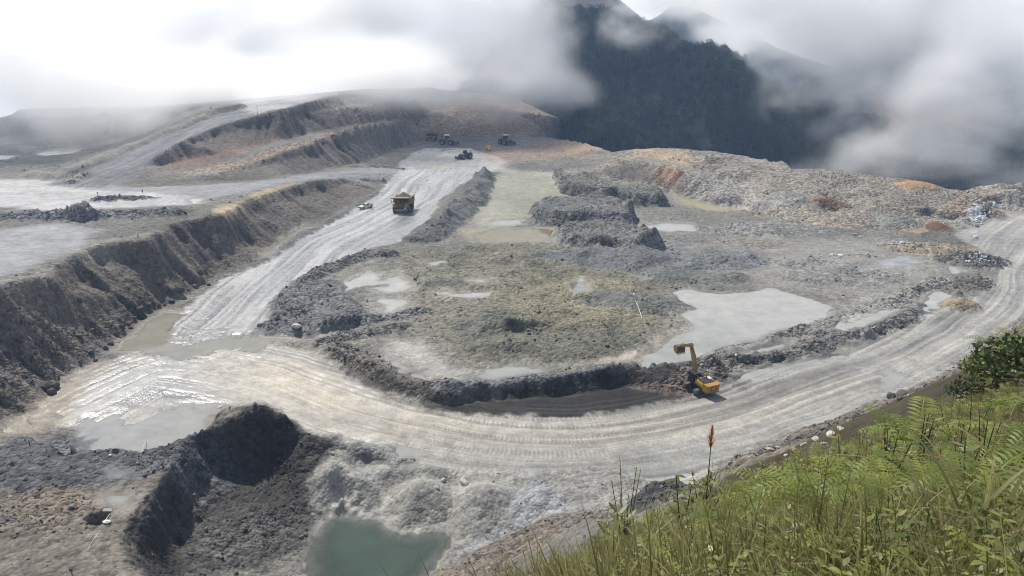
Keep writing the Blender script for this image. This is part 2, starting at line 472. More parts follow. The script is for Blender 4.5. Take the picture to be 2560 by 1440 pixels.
# berms and heaps along the lower road
berm([(1700,905),(1780,880),(1860,858),(1960,842),(2060,820),(2140,795),(2220,760),(2290,735),(2350,705)], 1.7, 3.4, 'gravel_berm', 'long grey gravel berm between the large pond and its ditch', (.19,.185,.17))
berm([(2060,848),(2130,838),(2190,825),(2250,798),(2300,772)], 2.1, 3.6, 'gravel_berm', 'curved dark gravel berm between ditch water and haul road', (.15,.147,.14))
berm([(1850,905),(1910,893),(1980,878),(2050,868)], 2.2, 4.0, 'gravel_berm', 'short dark gravel berm near the excavator and the road puddle', (.14,.138,.13))
cone(1775, 932, 5.6, 3.4, 'rubble_heap', 'dark stony heap being loaded by the yellow excavator', (.155,.145,.135), sx=1.25, amp=1.0)
cone(1665, 955, 6.5, 2.6, 'rubble_heap', 'reddish brown rubble heap beside the excavator tracks', (.125,.098,.08), sx=1.2, amp=1.0)
# inner field mounds
def mound(px, py, r, h, label, color, sx=1.4, rot=0., amp=.5):
    cone(px, py, r, h, 'rubble_mound', label, color, sx=sx, rot=rot, amp=amp, flat=.25)
mound(1240, 815, 7, 2.2, 'dark grey green mound in the middle of the rubble field', (.125,.125,.105), 1.5)
mound(1380, 860, 11, 1.9, 'broad dark clod mound above the bluish puddle', (.12,.118,.095), 2.0)
mound(1590, 760, 9, 2.2, 'dark grey mound beside the large pale pond', (.13,.13,.12), 1.6)
mound(1500, 800, 8, 1.4, 'ochre green mound in the middle of the rubble field', (.185,.172,.122), 2.0)
mound(1450, 720, 8, 1.2, 'low khaki mound among the rubble', (.195,.18,.128), 2.0)
mound(1110, 710, 5, 1.5, 'small dark mound by the paired pale puddles', (.13,.128,.115), 1.4)
mound(1540, 640, 12, 1.6, 'wide slate grey rubble mound below the black cut bank', (.12,.122,.125), 2.2)
mound(1780, 650, 12, 1.5, 'bluish grey gravel mound in the rubble field', (.15,.155,.16), 1.8)
mound(1720, 690, 9, 1.2, 'greenish grey gravel mound behind the large pond', (.14,.147,.135), 1.8)
mound(2110, 690, 10, 1.3, 'low grey gravel mound near the bluish damp patch', (.19,.19,.178), 1.8)
mound(1350, 600, 6, 1.0, 'low olive rubble mound near the brown trench water', (.17,.165,.13), 1.6)
mound(2010, 660, 7, 1.0, 'flat grey gravel mound in the middle of the pale field', (.21,.21,.2), 1.8)
mound(1870, 610, 8, 1.2, 'brownish stony mound behind the pale field', (.2,.185,.16), 1.7)
# left of the field
mesa([(705,800),(725,745),(765,705),(800,695),(835,722),(868,760),(905,785),(850,808),(760,818)], 2.0, 4, 'gravel_bank', 'dark gravel bank between the wet road and the paired puddles', (.125,.125,.128), amp=.8)
berm([(770,702),(850,664),(930,637),(982,640)], 1.9, 3.2, 'gravel_berm', 'dark soil berm along the wet road above the paired puddles', (.13,.125,.12))
berm([(820,812),(900,805),(960,795),(1060,782)], 1.2, 2.6, 'gravel_berm', 'low dark gravel berm along the muddy channel', (.12,.12,.12))
berm([(815,856),(900,838),(1010,818)], 1.3, 2.6, 'gravel_berm', 'low dark gravel ridge between the muddy channel and the lower road', (.13,.128,.12))
berm([(850,875),(920,905),(990,935),(1060,965),(1130,975)], 1.0, 3.5, 'gravel_berm', 'brown gravel berm beside the narrow bluish puddle', (.115,.105,.09), amp=.9)
berm([(1120,973),(1250,964),(1400,946),(1560,920),(1690,898)], .8, 2.6, 'gravel_berm', 'blue grey gravel lip on top of the dark step above the road', (.12,.122,.13), amp=.7)
# terrace
berm([(-120,552),(0,549),(100,545),(200,549)], 2.4, 4.2, 'rubble_berm', 'dark rubble berm along the terrace, ending at the gap', (.13,.132,.135), amp=1.0)
berm([(232,548),(260,540),(340,540),(430,537)], 2.2, 4.2, 'rubble_berm', 'dark rubble berm along the terrace with brown soil beside it', (.13,.13,.13), amp=1.0)
berm([(240,504),(310,500),(388,497)], 1.6, 2.8, 'soil_berm', 'black traffic berm lying in the middle of the terrace road', (.085,.087,.09))
berm([(172,458),(198,446),(216,437)], 1.8, 3.2, 'soil_berm', 'brown traffic berm at the foot of the ramp', (.2,.19,.165))
berm([(880,419),(950,419),(1010,423)], 1.1, 2.6, 'soil_berm', 'low dark berm where the middle road meets the pit floor', (.11,.113,.12))
berm([(905,449),(935,452),(965,455)], .9, 2.0, 'soil_berm', 'short dark berm at the tip of the lower bench', (.11,.113,.12))
berm([(70,437,10),(130,445,12),(250,402,14.5),(400,340,20),(540,282,26.5),(598,268,29)], 2.2, 4.2, 'safety_berm', 'long brown grey safety berm along the edge of the ramp', (.2,.19,.168), amp=.22)
berm([(640,664),(700,626),(760,590),(830,553),(880,520),(945,482)], .9, 2.2, 'soil_berm', 'dark muddy windrow along the ditch beside the wet road', (.12,.12,.118), amp=.4)
# gravel tipped towards the bottom pond
HG = 'pale gravel heaps tipped beside the green pond'
cone(890, 1250, 6.4, 4.0, 'gravel_heap', 'pale grey gravel heap at the foot of the dark cliff', (.29,.285,.262), amp=.27, sx=1.25)
cone(1050, 1270, 6.6, 4.3, 'gravel_heap', 'pale grey gravel heap sinking into the green pond', (.28,.275,.252), amp=.27, sx=1.15)
cone(1205, 1276, 6.8, 4.4, 'gravel_heap', 'pale grey gravel heap with bluish fine gravel below it', (.285,.28,.26), amp=.27, sx=1.1)
cone(1345, 1272, 6.0, 2.8, 'gravel_heap', 'bluish grey fine gravel fan beside the pale heaps', (.26,.266,.275), amp=.42, sx=1.3)
cone(1480, 1240, 8, 2.4, 'gravel_heap', 'grey gravel heap between the haul road and the fern bank', (.24,.235,.22), amp=.35, sx=1.4)
cone(1615, 1262, 4.5, 3.0, 'gravel_heap', 'black gravel heap at the foot of the fern bank', (.055,.056,.06), amp=.7)
cone(945, 1140, 5, 1.4, 'gravel_heap', 'small grey gravel heap by the bluish roadside puddle', (.2,.2,.19), amp=.5, sx=1.4)
cone(925, 1170, 4, 1.2, 'gravel_heap', 'low pale gravel heap under the end of the dark cliff', (.27,.265,.245), amp=.4, sx=1.6)
cone(270, 1125, 11, 1.6, 'gravel_heap', 'dark blue grey gravel heap on the bench above the cliff', (.085,.088,.095), amp=.6, sx=1.8, rot=.1)

# tipped loads along the outer ridge and banks: hummocks a few metres high
def hummocks(pts, h, scale, seed):
    P = hits(pts)
    sl = bbox_slice(P, 6)
    X, Y = GXX[sl], GYY[sl]
    m = 1 - sstep(-6, 2, poly_sdf(X, Y, P))
    n = 1.1 - 2 * np.sqrt(fbm(X, Y, scale, 2, .45, seed=seed) ** 2 + .012)
    H[sl] += m * h * (np.clip(n, 0, 1) - .55)
hummocks([(1540,392),(1650,376),(1800,386),(1980,430),(2130,435),(2300,456),(2400,480),(2560,468),(2850,495),(2560,515),(2330,565),(2060,555),(1920,535),(1760,430),(1700,405)], 2.8, 19, 410)
hummocks([(1250,640),(1700,600),(2250,640),(2200,720),(1700,710),(1300,720)], 1.9, 15, 420)
hummocks([(1010,620),(1250,605),(1250,640),(1650,760),(1600,850),(1300,900),(1130,880),(1080,700)], 1.9, 13, 430)

# ------------------------------------------------------------------ ponds and puddles: hollows that are filled with level water
PONDS = []
def pond(pts, depth, name, label, kind_mat, edge=1.3, z=None, grp=None):
    P3 = np.array([hit(px, py) for px, py in pts])
    P = P3[:, :2]
    lev = float(np.percentile(P3[:, 2], 35)) if z is None else z
    if z is not None:
        P = np.array([PZ(px, py, z)[:2] for px, py in pts])
    pad = 5
    sl = bbox_slice(P, pad)
    X, Y = GXX[sl], GYY[sl]
    size = min(np.ptp(P[:, 0]), np.ptp(P[:, 1]))
    nz = min(2.6, size * .17) if z is None else 1.0
    d = poly_sdf(X, Y, P) + nz * fbm(X, Y, max(2.2, size * .2), 5, .68, seed=44)
    sub = H[sl]
    inside = 1 - sstep(-edge, edge * .5, d)
    floor = lev - depth * sstep(0, 6, -d) - .05
    shore = lev + .11 + np.clip(d, 0, 4) * .12
    near = (1 - sstep(.2, 4.0, np.abs(d)))
    sub2 = sub * (1 - near) + np.where(d > 0, np.clip(sub, shore, shore + .35 + np.clip(d, 0, 9) * .5), sub) * near
    sub2 = np.where(d < edge * .5, floor * inside + sub2 * (1 - inside), sub2)
    H[sl] = sub2
    AMP[sl] = np.minimum(AMP[sl], .02 + sstep(-.3, 3, d) * 2)
    WET[sl] = np.maximum(WET[sl], .4 * (1 - sstep(0, 4, d)))
    PONDS.append((P, lev, name, label, kind_mat))
MUDW = 'milky'
def all_ponds():
    pond([(1668,728),(1725,720),(1790,733),(1880,736),(1925,723),(1985,738),(2035,758),(2096,768),(2050,797),(1960,824),(1880,848),(1800,866),(1760,882),(1700,893),(1605,900),(1588,882),(1640,860),(1690,845),(1745,812),(1702,796),(1692,781),(1738,770),(1690,745)], .5, 'pond', 'large pale milky pond inside the curve of the haul road', 'milky')
    pond([(1182,942),(1215,926),(1262,916),(1310,908),(1360,917),(1425,911),(1360,930),(1290,941),(1230,950)], .3, 'puddle', 'bluish puddle behind the dark step above the road', 'milky')
    pond([(970,896),(1000,905),(1045,927),(1092,946),(1076,951),(1030,940),(985,919)], .3, 'puddle', 'narrow bluish puddle along the brown gravel berm', 'milky')
    pond([(868,704),(925,681),(955,686),(952,700),(1000,683),(1030,705),(1042,726),(1000,733),(960,736),(930,722),(965,713),(900,714),(855,731),(850,722)], .3, 'puddle', 'bright branching puddle behind the dark gravel bank, the upper of two', 'milky')
    pond([(920,741),(960,746),(1020,745),(1028,760),(1000,775),(975,786),(945,780),(965,765),(940,752)], .3, 'puddle', 'bright branching puddle behind the dark gravel bank, the lower of two', 'milky')
    pond([(297,876),(330,838),(372,800),(412,778),(458,785),(430,822),(424,850),(470,863),(520,852),(570,838),(640,834),(720,836),(800,834),(785,843),(690,849),(655,866),(640,882),(560,880),(500,894),(450,906),(400,892),(350,878)], .4, 'flood_water', 'flooded road junction with a brown arm below the dark wall', 'brown')
    pond([(165,1076),(200,1040),(250,1050),(290,1030),(350,1052),(420,1012),(470,1005),(540,1010),(500,1040),(420,1068),(330,1085),(230,1090)], .3, 'flood_water', 'grey flood water between the muddy tracks and the bench mound', 'milky')
    pond([(1838,952),(1850,926),(1900,920),(2000,902),(2080,884),(2132,882),(2120,897),(2060,915),(1980,936),(1900,957)], .25, 'puddle', 'long milky puddle on the haul road beside the short dark berm', 'milky')
    pond([(2200,925),(2240,915),(2310,935),(2285,960),(2240,985),(2190,1000),(2195,960)], .25, 'puddle', 'milky puddle on the haul road below the fern bank', 'milky')
    pond([(2070,826),(2130,805),(2200,781),(2260,770),(2235,786),(2165,814),(2120,828)], .3, 'puddle', 'milky ditch water between two gravel berms', 'milky')
    pond([(2312,740),(2340,725),(2392,728),(2388,742),(2350,752),(2345,775),(2312,800),(2300,780)], .3, 'puddle', 'milky puddle beside the khaki gravel heap', 'milky')
    pond([(2362,662),(2400,658),(2432,681),(2382,686)], .25, 'puddle', 'small pale puddle under the dark coarse rock heap', 'milky')
    pond([(1822,881),(1880,866),(1960,855),(1992,850),(1945,866),(1862,884)], .25, 'puddle', 'thin ditch water behind the short dark berm', 'milky')
    pond([(1685,489),(1720,499),(1790,514),(1850,520),(1905,536),(1830,531),(1760,526),(1700,509)], .6, 'pond', 'yellow green pond below the outer ridge', 'green', z=-.75)
    pond([(800,1302),(850,1272),(905,1292),(955,1290),(1000,1332),(1110,1328),(1132,1352),(1112,1392),(1060,1450),(1040,1560),(820,1560),(760,1400)], 1.2, 'pond', 'green pond between the dark cliff and pale gravel heaps', 'teal', z=-3.05)
    pond([(246,1236),(270,1229),(330,1232),(336,1250),(322,1270),(270,1271),(248,1256)], .15, 'puddle', 'stony puddle on the bench close to the cliff edge', 'milky')
    pond([(268,1178),(296,1180),(340,1185),(310,1194),(280,1192)], .12, 'puddle', 'small stony puddle on the bench below the dark gravel', 'milky')
    pond([(970,1106),(1020,1100),(1080,1115),(1088,1140),(1040,1146),(980,1140)], .25, 'puddle', 'bluish roadside puddle beside the small grey gravel heap', 'milky')
    pond([(648,642),(690,604),(740,570),(772,553),(755,574),(702,612),(666,642)], .3, 'ditch_water', 'narrow brown ditch water at the foot of the dark wall', 'brown')
    pond([(1180,590),(1230,572),(1380,572),(1400,585),(1370,602),(1190,606)], .25, 'pond', 'shallow brown pond at the end of the green trench', 'olive')
    pond([(1200,560),(1235,551),(1300,550),(1310,562),(1240,566)], .2, 'puddle', 'thin grey puddle across the green trench', 'milky')
    pond([(1612,566),(1660,558),(1740,560),(1745,574),(1680,578),(1630,578)], .25, 'pond', 'pale shallow water beside the black cut end of the bank', 'milky')
    pond([(88,386),(130,375),(200,370),(196,380),(120,389)], .25, 'puddle', 'white puddle in the misty basin beyond the ramp', 'milky')
    pond([(20,366),(100,360),(240,361),(200,367),(80,371)], .25, 'puddle', 'long white puddle in the misty basin beyond the ramp', 'milky')
    pond([(-60,395),(0,388),(40,390),(20,398),(-40,402)], .25, 'puddle', 'white puddle at the near side of the misty basin', 'milky')
    pond([(-60,364),(0,358),(50,358),(20,363)], .25, 'puddle', 'thin white puddle at the far side of the misty basin', 'milky')
    pond([(455,504),(480,497),(510,498),(505,507),(470,511)], .15, 'puddle', 'white puddle on the terrace road near the ochre crest', 'milky')
    pond([(415,510),(435,504),(455,506),(440,513)], .12, 'puddle', 'small white puddle on the terrace road near the black berm', 'milky')
    pond([(120,1040),(150,1030),(168,1040),(150,1050),(128,1048)], .1, 'puddle', 'small puddle on the orange mud at the foot of the dark wall', 'milky')
    pond([(1595,693),(1612,690),(1618,696),(1604,700)], .1, 'puddle', 'tiny puddle behind the large pond', 'milky')
    pond([(1180,702),(1200,696),(1232,700),(1215,708),(1190,708)], .12, 'puddle', 'small dull puddle among olive rubble', 'milky')
    pond([(1090,735),(1110,726),(1135,730),(1225,736),(1215,742),(1120,742)], .12, 'puddle', 'shallow puddle beside the small dark mound', 'milky')
    pond([(1060,656),(1100,650),(1115,658),(1080,666)], .12, 'puddle', 'shallow puddle beside the muddy tracks under the long dark bank', 'milky')
    pond([(1430,706),(1450,700),(1480,714),(1478,730),(1440,735),(1425,722)], .1, 'puddle', 'beige dried puddle on the khaki mound', 'milky')
all_ponds()
q_ = hit(242, 1291)
d_ = np.hypot(GXX - q_[0], GYY - q_[1])
H -= 2.2 * (1 - sstep(.7, 1.7, d_))

# ------------------------------------------------------------------ ground colour, wetness and roughness, laid out on the ground plan
GYR, GXR = np.gradient(blur(H, 3), GS)
SLOPE = np.hypot(GXR, GYR)
big = fbm(GXX, GYY, 60, 4, seed=60)
sm = fbm(GXX, GYY, 14, 4, seed=61)
C[:] = np.array((.165, .159, .143))
C *= (1 + .30 * big + .34 * sm)[..., None]

def paint(pts, color=None, wet=None, amp=None, feather=3.0, k=1.0, nz=3.0, lab=None, z=None):
    P = hits(pts) if z is None else np.array([PZ(px, py, z)[:2] for px, py in pts])
    sl = bbox_slice(P, feather + nz + 2)
    X, Y = GXX[sl], GYY[sl]
    d = poly_sdf(X, Y, P)
    if lab is not None:
        m = (d < 0) & (LAB[sl] < 20)
        LAB[sl][m] = lab
    m = 1 - sstep(-feather, feather, d + nz * fbm(X, Y, 12, 4, .6, seed=70))
    m = m * k
    if color is not None:
        C[sl] = C[sl] * (1 - m[..., None]) + np.array(color) * m[..., None] * (1 + .26 * sm[sl])[..., None]
    if wet is not None:
        WET[sl] = WET[sl] * (1 - m) + wet * m
    if amp is not None:
        AMP[sl] = AMP[sl] * (1 - m) + amp * m

# left wall, terrace, upper benches
paint([(-260,1300),(0,1090),(90,1020),(150,950),(300,850),(440,755),(545,690),(620,660),(700,610),(870,515),(948,474),(860,447),(700,470),(600,505),(500,547),(430,560),(360,600),(270,605),(150,664),(130,690),(0,715),(-260,770)], (.122,.107,.09), .1, .42, 1.5, nz=1.0, lab=3)
paint([(0,880),(120,830),(250,800),(330,760),(380,740),(300,850),(200,900),(90,960),(0,1000)], (.112,.096,.08), amp=.8, feather=4)
paint([(520,530),(620,490),(700,462),(740,455),(720,470),(640,500),(560,540)], (.3,.25,.17), amp=.3, feather=2)
paint([(150,640),(270,600),(400,580),(450,600),(300,640)], (.2,.185,.16), amp=.3, feather=2, k=.8)
paint([(-260,700),(0,690),(130,650),(210,610),(250,575),(120,560),(0,575),(-260,590)], (.2,.205,.21), .3, .12, 3, lab=5)
paint([(-260,520),(0,520),(150,525),(430,515),(560,492),(700,460),(860,443),(950,440),(1010,430),(1000,418),(900,418),(780,436),(640,455),(500,462),(330,470),(250,455),(120,440),(0,446),(-260,452)], (.16,.166,.175), .3, .06, 2.5, nz=2, lab=2)
paint([(-260,520),(0,520),(150,525),(330,520),(460,510),(480,490),(300,478),(150,468),(80,450),(0,452),(-260,462)], (.24,.244,.25), .5, .06, 3, nz=4)
paint([(120,462),(240,405),(400,345),(540,287),(600,272),(700,262),(720,275),(620,295),(560,312),(450,357),(350,422),(320,455),(240,470)], (.135,.14,.147), .12, .06, 2, nz=1, lab=2)
paint([(600,270),(700,240),(850,205),(900,190),(860,235),(720,272),(640,285)], (.27,.272,.275), .3, .08, 3, lab=2)
paint([(350,445),(450,358),(560,312),(700,277),(850,238),(980,250),(1000,295),(850,320),(700,352),(560,385),(450,405)], (.138,.12,.103), amp=.45, feather=1.5, nz=1.2, lab=3)
paint([(370,430),(450,385),(620,365),(760,335),(600,385),(480,425)], (.17,.115,.085), amp=.4, feather=4, k=.8)
paint([(420,440),(600,400),(760,355),(1000,300),(1060,285),(960,315),(850,338),(700,388),(560,430)], (.25,.2,.15), amp=.9, feather=2, nz=1.5, k=.8)
paint([(345,455),(540,440),(640,408),(760,370),(900,324),(1000,310),(1080,285),(1070,345),(985,370),(900,408),(780,432),(640,452),(500,464),(340,468)], (.142,.13,.112), amp=.38, feather=1.5, nz=1, lab=3)
paint([(820,245),(900,225),(990,250),(940,285),(850,290)], (.3,.285,.25), amp=1.0, feather=3)
paint([(980,280),(1060,345),(1340,342),(1370,300),(1300,250),(1000,236),(980,250)], (.17,.14,.115), amp=.8, feather=3, lab=3)
paint([(1060,330),(1150,310),(1330,300),(1350,340),(1200,345),(1080,345)], (.15,.115,.09), amp=.8, feather=3)
# pit floor roads
R1 = [(420,850),(640,850),(760,872),(870,935),(960,990),(1080,1025),(1300,1035),(1500,1028),(1700,995),(1830,950),(1900,925),(2080,885),(2300,800),(2440,760),(2490,690),(2440,640),(2380,605),(2440,580),(2560,530),(2700,520),(2800,700),(2560,800),(2480,850),(2400,905),(2300,965),(2200,1010),(2100,1035),(2000,1080),(1900,1125),(1800,1165),(1700,1200),(1640,1225),(1500,1213),(1400,1203),(1250,1187),(1100,1180),(980,1145),(880,1110),(780,1080),(700,1020),(560,1010),(440,1040),(330,1065),(160,1075),(130,1040),(190,970),(270,900),(310,880)]
R2 = [(430,845),(470,862),(560,838),(665,832),(672,790),(700,735),(765,692),(860,650),(950,615),(1040,590),(1075,545),(1110,490),(1180,445),(1240,428),(1260,405),(1180,372),(1060,372),(1000,410),(1000,440),(950,478),(880,523),(800,568),(700,622),(640,668),(560,705),(500,742),(440,795)]
paint(R1, (.255,.247,.226), .6, .05, 1.2, nz=2.2, lab=1, z=0.2)
paint(R2, (.235,.238,.24), .95, .05, 1.2, nz=2.2, lab=1, z=0)
paint([(560,890),(700,880),(800,910),(900,990),(1080,1050),(1300,1075),(1200,1110),(1000,1090),(800,1050),(640,980)], (.35,.31,.255), .4, .05, 9, nz=6, k=.9)
paint([(1080,1060),(1500,1065),(1800,1010),(2000,950),(2100,960),(1900,1060),(1500,1130),(1200,1110)], (.325,.303,.26), .35, .05, 8, nz=6, k=.8)
paint([(1100,1130),(1500,1150),(1900,1070),(2150,1000),(2100,1030),(1850,1140),(1640,1215),(1300,1180)], (.235,.236,.22), .4, .06, 5, nz=5, k=.8)
paint([(250,900),(330,890),(420,920),(480,1000),(400,1020),(300,1030),(180,1060),(200,980)], (.22,.222,.225), .9, .05, 5, nz=6, k=.85)
paint([(0,1090),(90,1025),(150,960),(250,895),(290,900),(220,960),(190,1010),(150,1060),(60,1090)], (.185,.158,.125), .5, .1, 2.5, nz=3)
paint([(600,880),(680,860),(700,870),(640,895)], (.2,.2,.195), .4, .12, 2, nz=3)
paint([(440,850),(480,830),(570,815),(560,840),(480,868)], (.16,.16,.165), .6, .2, 1.5, nz=3)
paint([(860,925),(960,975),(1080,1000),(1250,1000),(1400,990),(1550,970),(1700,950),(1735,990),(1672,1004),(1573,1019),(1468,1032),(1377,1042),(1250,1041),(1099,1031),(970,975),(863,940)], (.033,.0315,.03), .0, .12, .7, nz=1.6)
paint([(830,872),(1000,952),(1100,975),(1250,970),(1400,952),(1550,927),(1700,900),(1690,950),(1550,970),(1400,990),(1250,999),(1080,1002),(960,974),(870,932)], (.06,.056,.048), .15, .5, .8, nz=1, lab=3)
paint([(1450,945),(1560,925),(1700,900),(1690,930),(1560,950),(1450,965)], (.13,.085,.058), amp=.5, feather=1.2, nz=1)
paint([(690,800),(680,760),(720,700),(770,690),(760,720),(715,760),(715,825),(670,832)], (.09,.088,.085), .4, .12, 1.5, nz=1)
# central field
paint([(1000,640),(1200,610),(1500,600),(1650,640),(1700,740),(1650,850),(1400,905),(1150,910),(1050,800),(1000,720)], (.148,.141,.106), amp=.55, feather=10, nz=8, k=.85)
paint([(1450,590),(1700,600),(1900,640),(1800,700),(1600,690),(1450,650)], (.145,.15,.152), amp=.5, feather=8, nz=6, k=.9)
paint([(1250,720),(1480,690),(1620,740),(1560,800),(1350,790)], (.215,.195,.135), amp=.5, feather=8, nz=8, k=.7)
paint([(1700,620),(1900,590),(2200,600),(2380,640),(2350,710),(2200,740),(1950,720),(1750,700)], (.205,.198,.18), .2, .2, 8, nz=6, k=.9)
paint([(1630,850),(1760,820),(1800,870),(1600,910),(1500,905)], (.36,.31,.26), .6, .06, 4, nz=3)
paint([(2090,770),(2200,730),(2150,760),(2000,830),(1900,850),(2050,800)], (.27,.27,.25), .4, .12, 3, nz=4)
paint([(1200,440),(1280,425),(1420,430),(1450,470),(1360,500),(1320,545),(1280,570),(1190,570),(1180,520)], (.235,.232,.185), .25, .07, 4, nz=3)
paint([(1160,575),(1380,570),(1400,600),(1180,610)], (.2,.175,.125), .4, .05, 3, nz=3)
paint([(960,850),(1050,850),(1100,900),(1180,930),(1150,960),(1030,920)], (.29,.28,.255), .5, .1, 3, nz=3, k=.8)
paint([(870,880),(960,900),(1000,945),(900,920)], (.19,.165,.13), amp=.9, feather=2, nz=2)
paint([(1050,385),(1150,375),(1250,395),(1280,430),(1100,430),(1000,420)], (.27,.265,.243), .4, .07, 4, nz=3, k=.8)
paint([(1180,375),(1380,350),(1500,372),(1480,395),(1350,400),(1230,405)], (.21,.16,.125), amp=.4, feather=3, nz=4, k=.85, lab=4)
paint([(1380,355),(1480,358),(1510,378),(1430,385)], (.28,.22,.14), amp=.4, feather=3, nz=3, k=.8)
# outer ridge
paint([(1480,430),(1530,382),(1650,370),(1800,380),(1980,425),(2100,428),(2300,452),(2400,475),(2560,460),(2900,490),(2900,515),(2560,520),(2330,575),(2060,562),(1900,545),(1800,525),(1690,485)], (.222,.2,.168), amp=.8, feather=3, nz=3, lab=4)
paint([(1560,395),(1600,375),(1700,372),(1750,395),(1720,415),(1640,400)], (.31,.245,.165), amp=.5, feather=3, nz=4, k=.85)
paint([(1640,415),(1700,425),(1690,460),(1640,450)], (.23,.14,.095), amp=.5, feather=2, nz=2)
paint([(1500,430),(1560,410),(1640,410),(1640,450),(1560,450)], (.16,.145,.125), amp=.4, feather=2, nz=2)
paint([(1720,440),(1880,455),(1920,530),(1830,525),(1740,490)], (.27,.26,.235), amp=.8, feather=3, nz=3, k=.8)
paint([(2250,455),(2320,455),(2310,475),(2260,475)], (.29,.2,.11), amp=.4, feather=2, nz=2)
paint([(2270,560),(2300,545),(2330,560),(2300,585),(2270,580)], (.3,.215,.13), .3, .2, 2, nz=2)
paint([(2330,520),(2430,490),(2560,480),(2480,520),(2380,545)], (.25,.17,.1), amp=.9, feather=4, nz=4, k=.5)
paint([(2200,655),(2260,640),(2310,650),(2280,665),(2220,668)], (.26,.275,.29), .6, .06, 2, nz=2, k=.8)
# front bench, cliff, gravel, bank
paint([(-260,1180),(0,1100),(150,1077),(330,1070),(440,1045),(570,1017),(660,1007),(600,1050),(490,1085),(430,1195),(365,1245),(330,1345),(430,1560),(-260,1560)], (.15,.133,.113), .1, .4, 1.2, nz=1, lab=5)
paint([(0,1110),(150,1080),(330,1072),(400,1085),(330,1160),(200,1170),(60,1160),(-100,1150)], (.085,.088,.094), amp=.7, feather=3, nz=3)
paint([(0,1190),(200,1190),(230,1260),(150,1300),(0,1330)], (.165,.137,.108), amp=.75, feather=4, nz=4)
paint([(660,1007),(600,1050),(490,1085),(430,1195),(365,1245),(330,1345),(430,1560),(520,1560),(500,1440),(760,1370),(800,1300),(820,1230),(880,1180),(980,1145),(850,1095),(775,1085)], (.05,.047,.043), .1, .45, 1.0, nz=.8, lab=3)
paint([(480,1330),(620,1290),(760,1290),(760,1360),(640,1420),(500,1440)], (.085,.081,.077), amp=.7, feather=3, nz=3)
paint([(820,1230),(1000,1200),(1300,1190),(1640,1225),(1560,1250),(1400,1290),(1280,1335),(1150,1395),(1110,1330),(1000,1330),(900,1290)], (.25,.245,.228), amp=.3, feather=2, nz=1.5)
paint([(1130,1380),(1190,1330),(1330,1270),(1370,1285),(1280,1335),(1150,1395)], (.26,.266,.278), amp=.45, feather=2, nz=1.5)
paint([(1060,1450),(1150,1395),(1280,1335),(1400,1290),(1560,1245),(1640,1228),(1800,1162),(2000,1078),(2200,1010),(2400,902),(2560,800),(2900,650),(2900,1000),(2560,872),(2300,1012),(2000,1125),(1640,1263),(1400,1340),(1250,1440)], (.14,.12,.102), amp=.7, feather=1.5, nz=1, lab=6)
# everything near the camera is the grassy bank
near = (GYY < 80) & (H > 34)
C[near] = np.array((.05, .042, .024)) * (1 + .3 * sm[near])[..., None]
AMP[near] = .18
WET[near] = 0
LAB[(GYY < 130) & (H > 3.2) & (GXX > -14) & (LAB < 20)] = 6
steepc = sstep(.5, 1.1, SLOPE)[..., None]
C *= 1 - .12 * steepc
for sl, m, color, amp in PAINT_LATER:
    if color is not None:
        mm = sstep(.1, .8, m)[..., None]
        C[sl] = C[sl] * (1 - mm) + np.array(color) * mm * (1 + .25 * sm[sl])[..., None]
        WET[sl] *= 1 - mm[..., 0] * .9
    if amp is not None:
        mm = sstep(.1, .8, m)
        AMP[sl] = AMP[sl] * (1 - mm) + amp * mm
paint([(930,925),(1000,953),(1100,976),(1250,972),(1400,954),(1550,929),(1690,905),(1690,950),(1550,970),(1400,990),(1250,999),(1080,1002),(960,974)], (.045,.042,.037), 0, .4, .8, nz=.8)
for P, lev, name, label, km in PONDS:
    sl = bbox_slice(P, 4)
    d = poly_sdf(GXX[sl], GYY[sl], P)
    AMP[sl] = np.minimum(AMP[sl], .03 + sstep(-.5, 3.5, d) * 2)
    w = (1 - sstep(0, 3, d))
    WET[sl] = np.maximum(WET[sl], .4 * w)

# streaks that follow the fall line of the steep faces (washed gullies)
def fall_streaks(seed, steps=14, soft=1):
    gyy, gxx = np.gradient(blur(H, 5), GS)
    L = np.hypot(gxx, gyy) + 1e-4
    ux, uy = gxx / L, gyy / L
    N = np.random.default_rng(seed).standard_normal((NY, NX))
    N = blur(N, soft)
    acc = N.copy()
    for sgn in (1, -1):
        X = np.tile(np.arange(NX, dtype=float), (NY, 1))
        Y = np.tile(np.arange(NY, dtype=float)[:, None], (1, NX))
        for _ in range(steps):
            xi = np.clip(np.rint(X), 0, NX - 1).astype(np.int32)
            yi = np.clip(np.rint(Y), 0, NY - 1).astype(np.int32)
            X += sgn * ux[yi, xi]
            Y += sgn * uy[yi, xi]
            acc += N[np.clip(np.rint(Y), 0, NY - 1).astype(np.int32), np.clip(np.rint(X), 0, NX - 1).astype(np.int32)]
    acc -= acc.mean()
    return acc / acc.std()
STREAK = fall_streaks(3)
GULLY = fall_streaks(9, 22, 6)

